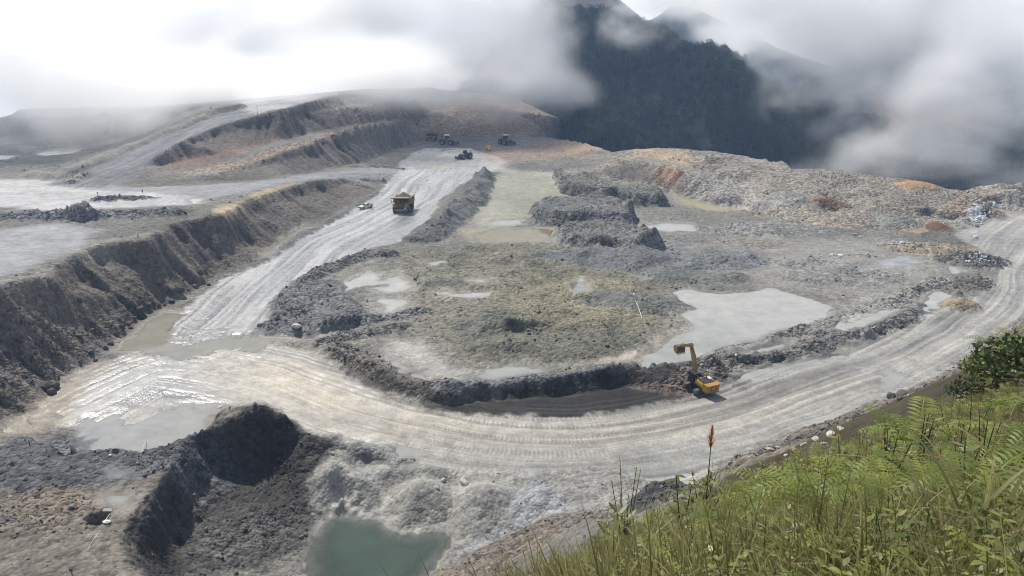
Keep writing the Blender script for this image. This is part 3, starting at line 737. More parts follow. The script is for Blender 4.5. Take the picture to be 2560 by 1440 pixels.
# ------------------------------------------------------------------ tracks: position along and across the roads
ROADS = [
 (np.array([PZ(*p)[:2] for p in [(120,1040,0),(280,960,0),(420,915,0),(650,945,0),(900,1040,0),(1150,1105,0),(1400,1125,0),(1650,1105,0),(1900,1045,0),(2100,975,0),(2300,880,1),(2450,770,2),(2540,660,2.5),(2590,590,3),(2700,520,3)]]), 17),
 (np.array([PZ(*p)[:2] for p in [(545,860,0),(590,790,0),(650,725,0),(740,650,0),(850,580,0),(960,530,0),(1020,490,0),(1070,450,0),(1110,410,0),(1150,380,0)]]), 14),
 (np.array([PZ(*p)[:2] for p in [(-260,485,13),(0,480,12.5),(200,478,12),(330,488,12),(500,474,11),(650,453,9),(800,435,6.5),(950,425,3),(1100,420,1)]]), 12),
 (np.array([PZ(*p)[:2] for p in [(140,480,12),(230,440,12.5),(330,398,16),(425,350,20),(540,298,25),(640,275,29),(760,248,31),(850,222,33)]]), 12),
]
def smooth_line(P, n=90):
    t = np.linspace(0, len(P) - 1, n)
    i = np.clip(t.astype(int), 0, len(P) - 2)
    f = (t - i)[:, None]
    p0 = P[np.maximum(i - 1, 0)]
    p1 = P[i]
    p2 = P[i + 1]
    p3 = P[np.minimum(i + 2, len(P) - 1)]
    return .5 * (2 * p1 + (p2 - p0) * f + (2 * p0 - 5 * p1 + 4 * p2 - p3) * f ** 2 + (3 * p1 - p0 - 3 * p2 + p3) * f ** 3)
def road_coord(x, y, P, wmax):
    best = np.full(x.shape, 1e9)
    S = np.zeros_like(x)
    D = np.zeros_like(x)
    s0 = 0.0
    for i in range(len(P) - 1):
        a, b = P[i], P[i + 1]
        ab = b - a
        L = math.hypot(*ab)
        m = (np.abs(x - (a[0] + b[0]) / 2) < L + wmax) & (np.abs(y - (a[1] + b[1]) / 2) < L + wmax)
        if m.any():
            xx, yy = x[m], y[m]
            t = np.clip(((xx - a[0]) * ab[0] + (yy - a[1]) * ab[1]) / (L * L), 0, 1)
            dx, dy = xx - a[0] - t * ab[0], yy - a[1] - t * ab[1]
            dd = np.hypot(dx, dy)
            cur = best[m]
            u = dd < cur
            idx = np.nonzero(m)[0][u]
            best[idx] = dd[u]
            S[idx] = s0 + t[u] * L
            D[idx] = dd[u] * np.sign(ab[0] * dy[u] - ab[1] * dx[u])
        s0 += L
    return S, D, best

# ------------------------------------------------------------------ material helpers
def new_mat(name):
    m = bpy.data.materials.new(name)
    m.use_nodes = True
    nt = m.node_tree
    b = nt.nodes['Principled BSDF']
    return m, nt, b
def nd(nt, typ, **kw):
    n = nt.nodes.new(typ)
    for k, v in kw.items():
        if k.startswith('i_'):
            n.inputs[k[2:].replace('_', ' ')].default_value = v
        else:
            setattr(n, k, v)
    return n
def lk(nt, a, b):
    nt.links.new(a, b)
def math_n(nt, op, a, b=None, c=None, clamp=False):
    n = nt.nodes.new('ShaderNodeMath')
    n.operation = op
    n.use_clamp = clamp
    for i, v in enumerate((a, b, c)):
        if v is None:
            continue
        if isinstance(v, (int, float)):
            n.inputs[i].default_value = v
        else:
            nt.links.new(v, n.inputs[i])
    return n.outputs[0]
def noise_n(nt, vec, scale, detail=4, rough=.55):
    n = nt.nodes.new('ShaderNodeTexNoise')
    n.inputs['Scale'].default_value = scale
    n.inputs['Detail'].default_value = detail
    n.inputs['Roughness'].default_value = rough
    nt.links.new(vec, n.inputs['Vector'])
    return n.outputs['Fac']

def ground_material():
    m, nt, b = new_mat('pit_ground')
    pos = nd(nt, 'ShaderNodeNewGeometry').outputs['Position']
    col = nd(nt, 'ShaderNodeAttribute', attribute_name='Col').outputs['Color']
    wet = nd(nt, 'ShaderNodeAttribute', attribute_name='wet').outputs['Fac']
    amp = nd(nt, 'ShaderNodeAttribute', attribute_name='amp').outputs['Fac']
    n1 = noise_n(nt, pos, .35, 6, .62)
    n2 = noise_n(nt, pos, 2.2, 4, .6)
    v = nd(nt, 'ShaderNodeTexVoronoi', i_Scale=2.0)
    lk(nt, pos, v.inputs['Vector'])
    v2 = nd(nt, 'ShaderNodeTexVoronoi', i_Scale=.85)
    lk(nt, pos, v2.inputs['Vector'])
    sep = nd(nt, 'ShaderNodeSeparateColor')
    lk(nt, v.outputs['Color'], sep.inputs['Color'])
    sep2 = nd(nt, 'ShaderNodeSeparateColor')
    lk(nt, v2.outputs['Color'], sep2.inputs['Color'])
    # tonal factor: broad mottling, then single stones where there is rubble
    f1 = math_n(nt, 'MULTIPLY_ADD', n1, .9, .55)
    f2 = math_n(nt, 'MULTIPLY_ADD', n2, .9, .55)
    st = math_n(nt, 'ADD', math_n(nt, 'SUBTRACT', sep.outputs[0], .5), math_n(nt, 'MULTIPLY', math_n(nt, 'SUBTRACT', sep2.outputs[0], .5), .8))
    stamp = math_n(nt, 'MULTIPLY', st, math_n(nt, 'MULTIPLY_ADD', amp, 1.0, .08, clamp=True))
    f3 = math_n(nt, 'ADD', stamp, 1.0)
    tone = math_n(nt, 'MULTIPLY', math_n(nt, 'MULTIPLY', f1, f2), f3)
    mx = nd(nt, 'ShaderNodeVectorMath', operation='SCALE')
    lk(nt, col, mx.inputs[0])
    lk(nt, tone, mx.inputs['Scale'])
    lk(nt, mx.outputs[0], b.inputs['Base Color'])
    # wet mud is glossier, unevenly
    wn_ = math_n(nt, 'MULTIPLY', wet, math_n(nt, 'MULTIPLY_ADD', n1, 1.6, .15), clamp=True)
    lk(nt, math_n(nt, 'MULTIPLY_ADD', wn_, -.68, .92), b.inputs['Roughness'])
    lk(nt, math_n(nt, 'MULTIPLY_ADD', wn_, .55, .2), b.inputs['Specular IOR Level'])
    h1 = math_n(nt, 'MULTIPLY', v.outputs['Distance'], math_n(nt, 'MULTIPLY', amp, -.35))
    h2 = math_n(nt, 'MULTIPLY', v2.outputs['Distance'], math_n(nt, 'MULTIPLY', amp, -.6))
    h3 = math_n(nt, 'MULTIPLY', n2, .10)
    hh = math_n(nt, 'ADD', math_n(nt, 'ADD', h1, h2), h3)
    bp = nd(nt, 'ShaderNodeBump')
    bp.inputs['Strength'].default_value = 1.0
    bp.inputs['Distance'].default_value = 1.0
    lk(nt, hh, bp.inputs['Height'])
    lk(nt, bp.outputs['Normal'], b.inputs['Normal'])
    return m
MAT_GROUND = ground_material()

def water_mat(name, color, rough=.04, bump=.03, murk=26.0, least=.5):
    m, nt, b = new_mat(name)
    pos = nd(nt, 'ShaderNodeNewGeometry').outputs['Position']
    n1 = noise_n(nt, pos, .22, 6, .7)
    r = nd(nt, 'ShaderNodeMixRGB')
    r.inputs['Color1'].default_value = (*[c * .6 for c in color], 1)
    r.inputs['Color2'].default_value = (*[c * 1.4 for c in color], 1)
    lk(nt, n1, r.inputs['Fac'])
    lk(nt, r.outputs['Color'], b.inputs['Base Color'])
    b.inputs['Roughness'].default_value = rough
    b.inputs['IOR'].default_value = 1.333
    bp = nd(nt, 'ShaderNodeBump', i_Strength=bump, i_Distance=.2)
    lk(nt, noise_n(nt, pos, 1.6, 3), bp.inputs['Height'])
    lk(nt, bp.outputs['Normal'], b.inputs['Normal'])
    # turbid water: the bed shows through where it is shallow
    dp = nd(nt, 'ShaderNodeAttribute', attribute_name='depth').outputs['Fac']
    fac = math_n(nt, 'SUBTRACT', 1.0, math_n(nt, 'POWER', 2.718, math_n(nt, 'MULTIPLY', dp, -murk)))
    tp = nd(nt, 'ShaderNodeBsdfTransparent')
    mx = nd(nt, 'ShaderNodeMixShader')
    lk(nt, math_n(nt, 'MULTIPLY_ADD', fac, 1 - least, least), mx.inputs['Fac'])
    lk(nt, tp.outputs[0], mx.inputs[1])
    lk(nt, b.outputs[0], mx.inputs[2])
    lk(nt, mx.outputs[0], nt.nodes['Material Output'].inputs['Surface'])
    return m
WATER = dict(milky=water_mat('milky_water', (.30, .30, .278)), brown=water_mat('brown_water', (.25, .24, .2)),
             green=water_mat('green_water', (.33, .31, .17)), teal=water_mat('teal_water', (.062, .086, .07), murk=2.4, least=.15),
             olive=water_mat('olive_water', (.19, .165, .1)))

def tag(o, label=None, cat=None, group=None, kind=None):
    if label:
        o['label'] = label
    if cat:
        o['category'] = cat
    if group:
        o['group'] = group
    if kind:
        o['kind'] = kind
    return o

def mesh_from(name, V, F, mats=(), smooth=True, attrs=None):
    me = bpy.data.meshes.new(name)
    V = np.asarray(V, dtype=np.float32)
    F = np.asarray(F, dtype=np.int32)
    k = F.shape[1]
    me.vertices.add(len(V))
    me.vertices.foreach_set('co', V.ravel())
    me.loops.add(F.size)
    me.loops.foreach_set('vertex_index', F.ravel())
    me.polygons.add(len(F))
    me.polygons.foreach_set('loop_start', np.arange(0, F.size, k, dtype=np.int32))
    me.polygons.foreach_set('loop_total', np.full(len(F), k, dtype=np.int32))
    me.update(calc_edges=True)
    if smooth:
        me.polygons.foreach_set('use_smooth', np.ones(len(F), dtype=bool))
    for m in mats:
        me.materials.append(m)
    if attrs:
        for an, arr in attrs.items():
            if arr.ndim == 2:
                a = me.color_attributes.new(an, 'FLOAT_COLOR', 'POINT')
                a.data.foreach_set('color', np.concatenate([arr, np.ones((len(arr), 1))], 1).astype(np.float32).ravel())
            else:
                a = me.attributes.new(an, 'FLOAT', 'POINT')
                a.data.foreach_set('value', arr.astype(np.float32).ravel())
    return me
def link(name, me, parent=None, loc=None):
    o = bpy.data.objects.new(name, me)
    COL.objects.link(o)
    if parent is not None:
        o.parent = parent
    if loc is not None:
        o.location = loc
    return o

# ------------------------------------------------------------------ the ground mesh: a fan of rows that get longer with distance
TH = np.linspace(R(-47), R(47), 1080)
RR = np.concatenate([np.geomspace(2.2, 62, 110, endpoint=False), np.geomspace(62, 660, 800)])
TT, RG = np.meshgrid(TH, RR)
VX = (np.sin(TT) * RG).ravel()
VY = (np.cos(TT) * RG).ravel()
VX = np.clip(VX, GX0 + 2, GX1 - 2)

def ground_z(x, y, want=None):
    w1 = fbm(x, y, 9, 3, .55, seed=80)
    w2 = fbm(x, y, 9, 3, .55, seed=90)
    a = bil(AMP, x, y)
    k = np.clip(a, .1, 1) * 1.5
    xs, ys = x + w1 * k * 1.3, y + w2 * k * 1.3
    z = bil(H, xs, ys)
    s = bil(SLOPE, xs, ys)
    st = bil(STREAK, xs, ys)
    rise = sstep(.3, .85, s)
    far = np.clip(np.hypot(x, y) / 160, .25, 2.2)
    gl = bil(GULLY, xs, ys)
    z = z + rise * (st * (.26 + .2 * far) + gl * (.35 + .4 * far)) * np.clip(a * 1.4, .15, 1)
    st = st * .6 + gl * .6
    rb = fbm(x, y, 5.5, 3, .55, seed=100)
    r2 = 1 - 2 * np.abs(vnoise(x / 2.3, y / 2.3, 110))
    r3 = vnoise(x / 1.05, y / 1.05, 120)
    r4 = vnoise(x / .55, y / .55, 130)
    z = z + a * (.55 * rb + .13 * r2 + .17 * r3 + .10 * r4)
    z = z + .05 * fbm(x, y, 3, 3, seed=140)
    rut = np.zeros_like(z)
    trd = np.zeros_like(z)
    for i, (P, hw) in enumerate(ROADS):
        PP = smooth_line(P)
        S, D, B = road_coord(x, y, PP, hw + 10)
        m = B < hw + 8
        if not m.any():
            continue
        s_, d_ = S[m], D[m]
        d_ = d_ + 1.6 * vnoise(s_ / 28, s_ * 0 + i) + .5 * vnoise(s_ / 9, d_ / 6, 7)
        g = .55 * vnoise(d_ / .85, s_ / 42, 200 + i) + .45 * vnoise(d_ / .42, s_ / 16, 210 + i) + .35 * vnoise(d_ / 2.4, s_ / 60, 220 + i)
        fade = (1 - sstep(hw - 3, hw + 8, B[m])) * (1 - sstep(.08, .4, a[m]))
        tr = sstep(.15, .5, vnoise(d_ / 1.1, s_ / 30, 230 + i)) * fade * np.sin(s_ * 8.5 + np.sin(d_ * 5) * .8)
        trd[m] = np.where(np.abs(tr) > np.abs(trd[m]), tr, trd[m])
        rut[m] = np.where(np.abs(g * fade) > np.abs(rut[m]), g * fade, rut[m])
    z = z + rut * .17 + trd * .035
    return z, a, s, st, rut + trd * .16, xs, ys

def build_ground():
    z, a, s, st, rut, xs, ys = ground_z(VX, VY)
    j = fbm(VX, VY, 2.6, 4, .7, seed=150)
    j2 = fbm(VX, VY, 2.6, 4, .7, seed=155)
    cx, cy2 = xs + j * 1.7, ys + j2 * 1.7
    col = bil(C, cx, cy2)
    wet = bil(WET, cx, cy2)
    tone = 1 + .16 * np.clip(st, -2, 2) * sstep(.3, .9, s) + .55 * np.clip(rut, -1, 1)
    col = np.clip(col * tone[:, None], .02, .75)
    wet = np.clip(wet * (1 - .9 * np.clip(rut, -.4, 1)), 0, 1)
    V = np.stack([VX, VY, z], 1)
    nr, nc = len(RR), len(TH)
    idx = np.arange(nr * nc).reshape(nr, nc)
    F = np.stack([idx[:-1, :-1], idx[1:, :-1], idx[1:, 1:], idx[:-1, 1:]], -1).reshape(-1, 4)[:, ::-1]
    fc = V[F].mean(1)
    li = LAB[np.clip(((fc[:, 1] - GY0) / GS + .5).astype(int), 0, NY - 1), np.clip(((fc[:, 0] - GX0) / GS + .5).astype(int), 0, NX - 1)]
    base = {0: 'pit_floor', 1: 'haul_road', 2: 'ramp_road', 3: 'terrain_pit_face', 4: 'terrain_outer_ridge', 5: 'terrain_terrace', 6: 'terrain_hillside'}
    nice = {0: ('pit_floor', 'rubble strewn grey pit floor with damp patches'), 1: ('haul_road', 'pale wet mud haul road marked with tyre ruts'),
            2: ('ramp_road', 'grey ramp and terrace road climbing into the mist'), 3: ('cut_slope', 'steep dark cut slopes of the pit benches'),
            4: ('ridge_ground', 'ochre and grey tipped ground of the outer ridge'), 5: ('terrace_ground', 'stony flat ground on top of the benches'),
            6: ('hillside_ground', 'brown soil bank below the ferns and grass')}
    for i in np.unique(li):
        Fi = F[li == i]
        u, inv = np.unique(Fi, return_inverse=True)
        Fi = inv.reshape(-1, 4)
        nm = nice[i][0] if i < 20 else REGION[i][0]
        me = mesh_from(nm, V[u], Fi, [MAT_GROUND], True, dict(Col=col[u], wet=wet[u], amp=a[u]))
        o = link(nm, me)
        if i < 20:
            tag(o, nice[i][1], 'ground', kind='structure')
        else:
            _, lb, cat, gp = REGION[i]
            tag(o, lb, cat, gp, kind='thing')
build_ground()

def gz(x, y):                      # ground height at single points or arrays
    x = np.atleast_1d(np.asarray(x, float))
    y = np.atleast_1d(np.asarray(y, float))
    return ground_z(x, y)[0]

def build_ponds():
    for P, lev, name, label, km in PONDS:
        n = len(P)
        A = 0.5 * np.sum(P[:, 0] * np.roll(P[:, 1], -1) - np.roll(P[:, 0], -1) * P[:, 1])
        if A < 0:
            P = P[::-1]
        # push the outline outwards so that the shore itself cuts the water
        t = np.roll(P, -1, 0) - np.roll(P, 1, 0)
        t /= np.linalg.norm(t, axis=1)[:, None] + 1e-9
        off = min(1.4, .10 * min(np.ptp(P[:, 0]), np.ptp(P[:, 1])) + .1)
        Q = P + np.stack([t[:, 1], -t[:, 0]], 1) * off
        # a fine sheet whose cells know the depth of the water under them
        st = .55
        xs = np.arange(Q[:, 0].min(), Q[:, 0].max() + st, st)
        ys = np.arange(Q[:, 1].min(), Q[:, 1].max() + st, st)
        X, Y = np.meshgrid(xs, ys)
        keep = poly_sdf(X, Y, Q) < .3
        idx = np.arange(X.size).reshape(X.shape)
        cell = keep[:-1, :-1] & keep[1:, :-1] & keep[1:, 1:] & keep[:-1, 1:]
        F = np.stack([idx[:-1, :-1], idx[:-1, 1:], idx[1:, 1:], idx[1:, :-1]], -1)[cell]
        if len(F) == 0:
            continue
        u, inv = np.unique(F, return_inverse=True)
        px_, py_ = X.ravel()[u], Y.ravel()[u]
        dep = np.clip(lev - ground_z(px_, py_)[0], 0, 3)
        me = mesh_from(name, np.stack([px_, py_, np.full(len(u), lev)], 1), inv.reshape(-1, 4), [], True, dict(depth=dep))
        me.materials.append(WATER[km])
        tag(link(name, me), label, 'water', kind='structure')
build_ponds()

# ------------------------------------------------------------------ the mountains behind the gorge
def cat_rows(G, n_r, n_c):         # smooth a coarse grid of points into a fine one
    def up(A, n):
        return smooth_line3(A, n)
    A = np.stack([smooth_line3(G[:, j], n_r) for j in range(G.shape[1])], 1)
    return np.stack([smooth_line3(A[i], n_c) for i in range(A.shape[0])], 0)
def smooth_line3(P, n):
    t = np.linspace(0, len(P) - 1, n)
    i = np.clip(t.astype(int), 0, len(P) - 2)
    f = (t - i)[:, None]
    p0 = P[np.maximum(i - 1, 0)]
    p1 = P[i]
    p2 = P[i + 1]
    p3 = P[np.minimum(i + 2, len(P) - 1)]
    return .5 * (2 * p1 + (p2 - p0) * f + (2 * p0 - 5 * p1 + 4 * p2 - p3) * f ** 2 + (3 * p1 - p0 - 3 * p2 + p3) * f ** 3)

def slope_mat(name, c1, c2, c3=None):
    m, nt, b = new_mat(name)
    pos = nd(nt, 'ShaderNodeNewGeometry').outputs['Position']
    mp = nd(nt, 'ShaderNodeMapping')
    mp.inputs['Scale'].default_value = (1, .6, .35)
    lk(nt, pos, mp.inputs['Vector'])
    n1 = noise_n(nt, mp.outputs[0], .05, 8, .65)
    r = nd(nt, 'ShaderNodeValToRGB')
    r.color_ramp.elements[0].position = .35
    r.color_ramp.elements[1].position = .65
    r.color_ramp.elements[0].color = (*c1, 1)
    r.color_ramp.elements[1].color = (*c2, 1)
    lk(nt, n1, r.inputs['Fac'])
    out = r.outputs['Color']
    if c3 is not None:
        at = nd(nt, 'ShaderNodeAttribute', attribute_name='bare').outputs['Fac']
        mx = nd(nt, 'ShaderNodeMixRGB')
        mx.inputs['Color2'].default_value = (*c3, 1)
        lk(nt, out, mx.inputs['Color1'])
        lk(nt, at, mx.inputs['Fac'])
        out = mx.outputs['Color']
    lk(nt, out, b.inputs['Base Color'])
    b.inputs['Roughness'].default_value = .95
    b.inputs['Specular IOR Level'].default_value = .1
    bp = nd(nt, 'ShaderNodeBump', i_Strength=.7, i_Distance=2.0)
    lk(nt, noise_n(nt, mp.outputs[0], .35, 5), bp.inputs['Height'])
    lk(nt, bp.outputs['Normal'], b.inputs['Normal'])
    return m
MAT_FOREST_SOIL = slope_mat('forest_floor', (.012, .017, .010), (.02, .027, .015), (.2, .105, .065))
MAT_SCREE = slope_mat('scree', (.14, .135, .125), (.19, .18, .165))

def loft(name, rows, n_r, n_c, amp, mat, label, bare=None, seed=0):
    G = np.array(rows)
    A = cat_rows(G, n_r, n_c)
    X, Y, Z = A[..., 0], A[..., 1], A[..., 2]
    e = np.ones((n_r, 1))
    n1 = fbm(X + Z * .3, Y + Z, 70, 5, .55, seed=seed)
    n2 = fbm(X, Z * 0.5 + Y * .5, 24, 4, .55, seed=seed + 5)
    A[..., 1] += amp * (n1 + .45 * n2)
    A[..., 0] += amp * .5 * fbm(X, Z + Y, 50, 3, seed=seed + 9)
    V = A.reshape(-1, 3)
    idx = np.arange(n_r * n_c).reshape(n_r, n_c)
    F = np.stack([idx[:-1, :-1], idx[:-1, 1:], idx[1:, 1:], idx[1:, :-1]], -1).reshape(-1, 4)
    b = np.zeros(len(V))
    if bare is not None:
        for (px, py, d, r) in bare:
            c = np.array(PD(px, py, d))
            dd = np.hypot((V[:, 0] - c[0]), (V[:, 2] - c[2]) * 1.5)
            b = np.maximum(b, 1 - sstep(r * .5, r, dd + 8 * fbm(V[:, 0], V[:, 2], 15, 3, seed=3)))
    me = mesh_from(name, V, F, [mat], True, dict(bare=b))
    o = link(name, me)
    tag(o, label, 'mountain', kind='structure')
    return A, b.reshape(n_r, n_c)
cols = [300,600,850,1050,1150,1250,1350,1420,1500,1560,1640,1700,1745,1790,1832,1870,1950,2050,2150,2300,2500,2750]
pyr = [440,430,410,340,250,130,20,42,55,68,90,134,150,146,170,202,248,288,318,350,365,380]
d_r = [980,920,840,780,750,725,705,692,682,676,666,656,650,640,630,626,628,634,644,664,684,704]
d_f = [820,780,690,620,600,580,560,545,535,525,520,515,512,510,508,505,505,510,515,520,530,540]
rowsA = []
for t in (0, .25, .5, .75, 1.0):
    row = []
    for c, p, a, b_ in zip(cols, pyr, d_r, d_f):
        py = 600 * (1 - t) + p * t
        dd = b_ + (a - b_) * (t ** 1.15)
        spur = math.exp(-((c - (1340 + .72 * (py - 60))) / 75.0) ** 2) * 26 * (1 if 20 < py < 470 else .3)
        row.append(PD(c, py, dd - spur))
    rowsA.append(row)
rowsA.append([(x * 1.06, y + 50, z - 10) for x, y, z in rowsA[-1]])
rowsA.append([(x * 1.06, y + 90, z - 110) for x, y, z in rowsA[-1]])
mtA, bareA = loft('mountain_forest_slope', rowsA, 110, 270, 9, MAT_FOREST_SOIL, 'steep dark forested mountain slope across the gorge', seed=300)
rowsB = [[PD(*p) for p in [(1300,200,760),(1360,170,760),(1400,160,762),(1500,165,768),(1600,170,776),(1700,180,790),(1770,186,810)]],
         [PD(*p) for p in [(1230,-20,850),(1280,-10,850),(1330,-5,850),(1420,-2,852),(1485,0,856),(1530,2,862),(1556,6,875)]],
         [PD(*p) for p in [(1130,-220,980),(1170,-210,975),(1200,-205,975),(1260,-195,978),(1300,-185,985),(1330,-172,992),(1350,-160,1005)]]]
rowsB2 = [r + [(r[-1][0] + 60, r[-1][1] + 90, r[-1][2] - 60)] for r in rowsB]
loft('mountain_peak', rowsB2, 60, 90, 3.0, MAT_SCREE, 'bare grey scree cone of the peak above the forest', seed=320)
rowsC = [[PD(*p) for p in [(1750,540,640),(1950,520,640),(2100,520,640),(2250,520,645),(2400,520,650),(2600,520,660),(2900,520,680)]],
         [PD(*p) for p in [(1760,440,690),(1980,380,690),(2120,370,690),(2260,360,700),(2400,350,705),(2600,345,715),(2900,340,735)]],
         [PD(*p) for p in [(1780,360,760),(2030,260,760),(2150,210,775),(2280,180,785),(2420,160,790),(2600,130,800),(2900,110,820)]],
         [PD(*p) for p in [(1800,330,840),(2060,200,840),(2170,130,860),(2290,80,880),(2430,40,890),(2600,0,900),(2900,-40,920)]]]
mtC, bareC = loft('mountain_far_slope', rowsC, 80, 120, 10, MAT_FOREST_SOIL, 'far forested slope with a reddish landslide scar in the mist', bare=[(2330,300,715,42),(2220,330,705,26),(2420,400,690,22)], seed=340)
rowsD = [[PD(*p) for p in [(1300,260,1100),(1560,260,1100),(1700,260,1100),(1850,270,1100),(2000,290,1100),(2300,320,1100)]],
         [PD(*p) for p in [(1300,180,1160),(1580,130,1160),(1700,110,1160),(1830,140,1160),(2000,200,1160),(2300,260,1160)]],
         [PD(*p) for p in [(1300,120,1230),(1600,60,1230),(1690,15,1240),(1800,50,1240),(2000,140,1240),(2300,220,1240)]]]
loft('mountain_distant_ridge', rowsD, 30, 50, 10, MAT_FOREST_SOIL, 'distant blue ridge between the peak and the cloud', seed=360)

# ------------------------------------------------------------------ drifting cloud: one voxel body of mist
def cloud_body(name, label, lo, hi, res, blobs, seed=0.0, dens=.022, step=3.0, scale=.013, ng_=2.6, sub=.30):
    ng = bpy.data.node_groups.new(name, 'GeometryNodeTree')
    ng.interface.new_socket('Geometry', in_out='OUTPUT', socket_type='NodeSocketGeometry')
    N, L = ng.nodes, ng.links
    out = N.new('NodeGroupOutput')
    vc = N.new('GeometryNodeVolumeCube')
    vc.inputs['Min'].default_value = lo
    vc.inputs['Max'].default_value = hi
    for k, v in zip(('Resolution X', 'Resolution Y', 'Resolution Z'), res):
        vc.inputs[k].default_value = v
    pos = N.new('GeometryNodeInputPosition')
    def vm(op, a, b=None, out_i=0):
        n = N.new('ShaderNodeVectorMath')
        n.operation = op
        for i, v in enumerate((a, b)):
            if v is None:
                continue
            if isinstance(v, (tuple, list)):
                n.inputs[i].default_value = v
            else:
                L.new(v, n.inputs[i])
        return n.outputs['Value'] if op in ('LENGTH', 'DOT_PRODUCT') else n.outputs['Vector']
    def mm(op, a, b=None, c=None, clamp=False):
        n = N.new('ShaderNodeMath')
        n.operation = op
        n.use_clamp = clamp
        for i, v in enumerate((a, b, c)):
            if v is None:
                continue
            if isinstance(v, (int, float)):
                n.inputs[i].default_value = v
            else:
                L.new(v, n.inputs[i])
        return n.outputs[0]
    def nz(vec, sc, det, rough=.6):
        n = N.new('ShaderNodeTexNoise')
        n.inputs['Scale'].default_value = sc
        n.inputs['Detail'].default_value = det
        n.inputs['Roughness'].default_value = rough
        L.new(vec, n.inputs['Vector'])
        return n
    base = vm('ADD', pos.outputs[0], (seed * 91.0, seed * 37.0, seed * 13.0))
    warp = nz(base, .011, 2)
    wv = vm('MULTIPLY', vm('SUBTRACT', warp.outputs['Color'], (.5, .5, .5)), (70, 60, 50))
    wp = vm('ADD', pos.outputs[0], wv)
    total = None
    for (c, r, w) in blobs:
        q = vm('MULTIPLY', vm('SUBTRACT', wp, tuple(c)), tuple(1.0 / x for x in r))
        d = vm('LENGTH', q)
        f = mm('MULTIPLY', mm('SUBTRACT', 1.0, d, clamp=True), w)
        total = f if total is None else mm('MAXIMUM', total, f)
    n1 = nz(vm('MULTIPLY', vm('ADD', base, wv), (1, 1, 1.5)), scale, 6, .69)
    body = mm('MULTIPLY_ADD', mm('SUBTRACT', n1.outputs['Fac'], .5), ng_, mm('MULTIPLY', total, 1.75))
    body = mm('SUBTRACT', body, sub)
    body = mm('MULTIPLY', body, mm('MULTIPLY', total, 6.0, clamp=True))
    den = mm('MINIMUM', mm('POWER', mm('MAXIMUM', body, 0.0), 1.4), 1.3)
    L.new(mm('MULTIPLY', den, dens), vc.inputs['Density'])
    sm_ = N.new('GeometryNodeSetMaterial')
    mat = bpy.data.materials.new(name)
    mat.use_nodes = True
    nt = mat.node_tree
    nt.nodes.clear()
    mo = nt.nodes.new('ShaderNodeOutputMaterial')
    pv = nt.nodes.new('ShaderNodeVolumePrincipled')
    pv.inputs['Color'].default_value = (.998, .999, 1.0, 1)
    pv.inputs['Density'].default_value = 1.0
    pv.inputs['Anisotropy'].default_value = .6
    nt.links.new(pv.outputs[0], mo.inputs['Volume'])
    mat.cycles.volume_step_rate = step
    sm_.inputs['Material'].default_value = mat
    L.new(vc.outputs[0], sm_.inputs['Geometry'])
    L.new(sm_.outputs[0], out.inputs[0])
    me = bpy.data.meshes.new(name)
    me.from_pydata([(0, 0, 0)], [], [])
    o = link(name, me)
    md = o.modifiers.new('volume', 'NODES')
    md.node_group = ng
    tag(o, label, 'mist', kind='stuff')
    return o
def B(px, py, d, rx, ry, rz, w=1.0):
    return (PD(px, py, d), (rx, ry, rz), w)
CLOUD_LEFT = [B(60,20,640,150,100,64), B(-150,120,600,120,100,60), B(450,30,610,140,90,62), B(780,40,570,100,70,54), B(650,-60,640,160,110,60),
              B(120,190,540,130,80,44,.9), B(430,180,540,115,60,42,.9), B(700,170,560,95,60,36,.8), B(0,265,470,100,50,28,.62), B(230,270,480,90,45,26,.6),
              B(1000,50,560,85,60,50), B(1120,110,545,75,55,44,1.0), B(1130,30,545,80,50,60,1.15), B(1230,50,565,75,50,52,1), B(1310,20,585,52,50,50,.85), B(1000,-100,600,140,80,60),
              B(1250,195,550,62,40,32,.85), B(930,170,550,85,50,34,.8), B(1340,240,555,46,35,26,.6), B(1080,240,555,70,40,18,.5), B(-400,100,560,200,140,80), B(1180,205,520,85,35,27,.8), B(980,185,505,85,35,27,.85), B(1330,150,570,40,35,40,.8), B(1240,110,540,50,35,46,1.0), B(1150,170,530,60,35,34,.9), B(850,160,490,80,40,30,.85), B(960,180,455,85,40,26,1.0), B(1170,195,475,85,40,27,1.0), B(740,195,450,85,38,22,.95), B(480,220,450,95,38,23,.95), B(180,235,445,110,40,26,.95), B(-60,270,430,80,35,20,.7), B(760,190,470,80,35,20,.7), B(560,215,450,80,35,18,.62), B(1300,290,520,45,30,16,.45)]
CLOUD_RIGHT = [B(1720,0,760,50,40,26,.75), B(1830,60,740,60,46,40,.9), B(1990,20,620,85,60,56), B(2100,120,560,85,60,54), B(2280,80,555,115,70,66), B(2500,130,535,105,60,62),
               B(2030,200,560,48,38,28,.7), B(2150,240,520,72,45,36,.85), B(2340,270,515,70,45,36,.8), B(2530,320,495,70,45,40,.85),
               B(2090,320,510,40,30,16,.42), B(2170,395,465,58,32,19,.6), B(2300,405,455,72,32,23,.8), B(2470,425,440,70,32,21,.78),
               B(2000,-80,600,180,90,70), B(2450,-80,600,160,90,70), B(2680,250,470,70,60,80,.95), B(2900,200,480,120,90,100)]
cloud_body('mist_bank', 'white cloud bank rolling over the plateau beyond the ramp', (-520, 400, -40), (150, 800, 190), (190, 112, 70), CLOUD_LEFT, 1.0, dens=.042, ng_=4.2)
cloud_body('mist_bank', 'grey white cloud drifting over the gorge and far slopes', (60, 380, -70), (560, 820, 190), (150, 120, 80), CLOUD_RIGHT, 2.0, dens=.046, ng_=5.6, sub=.42, scale=.016)

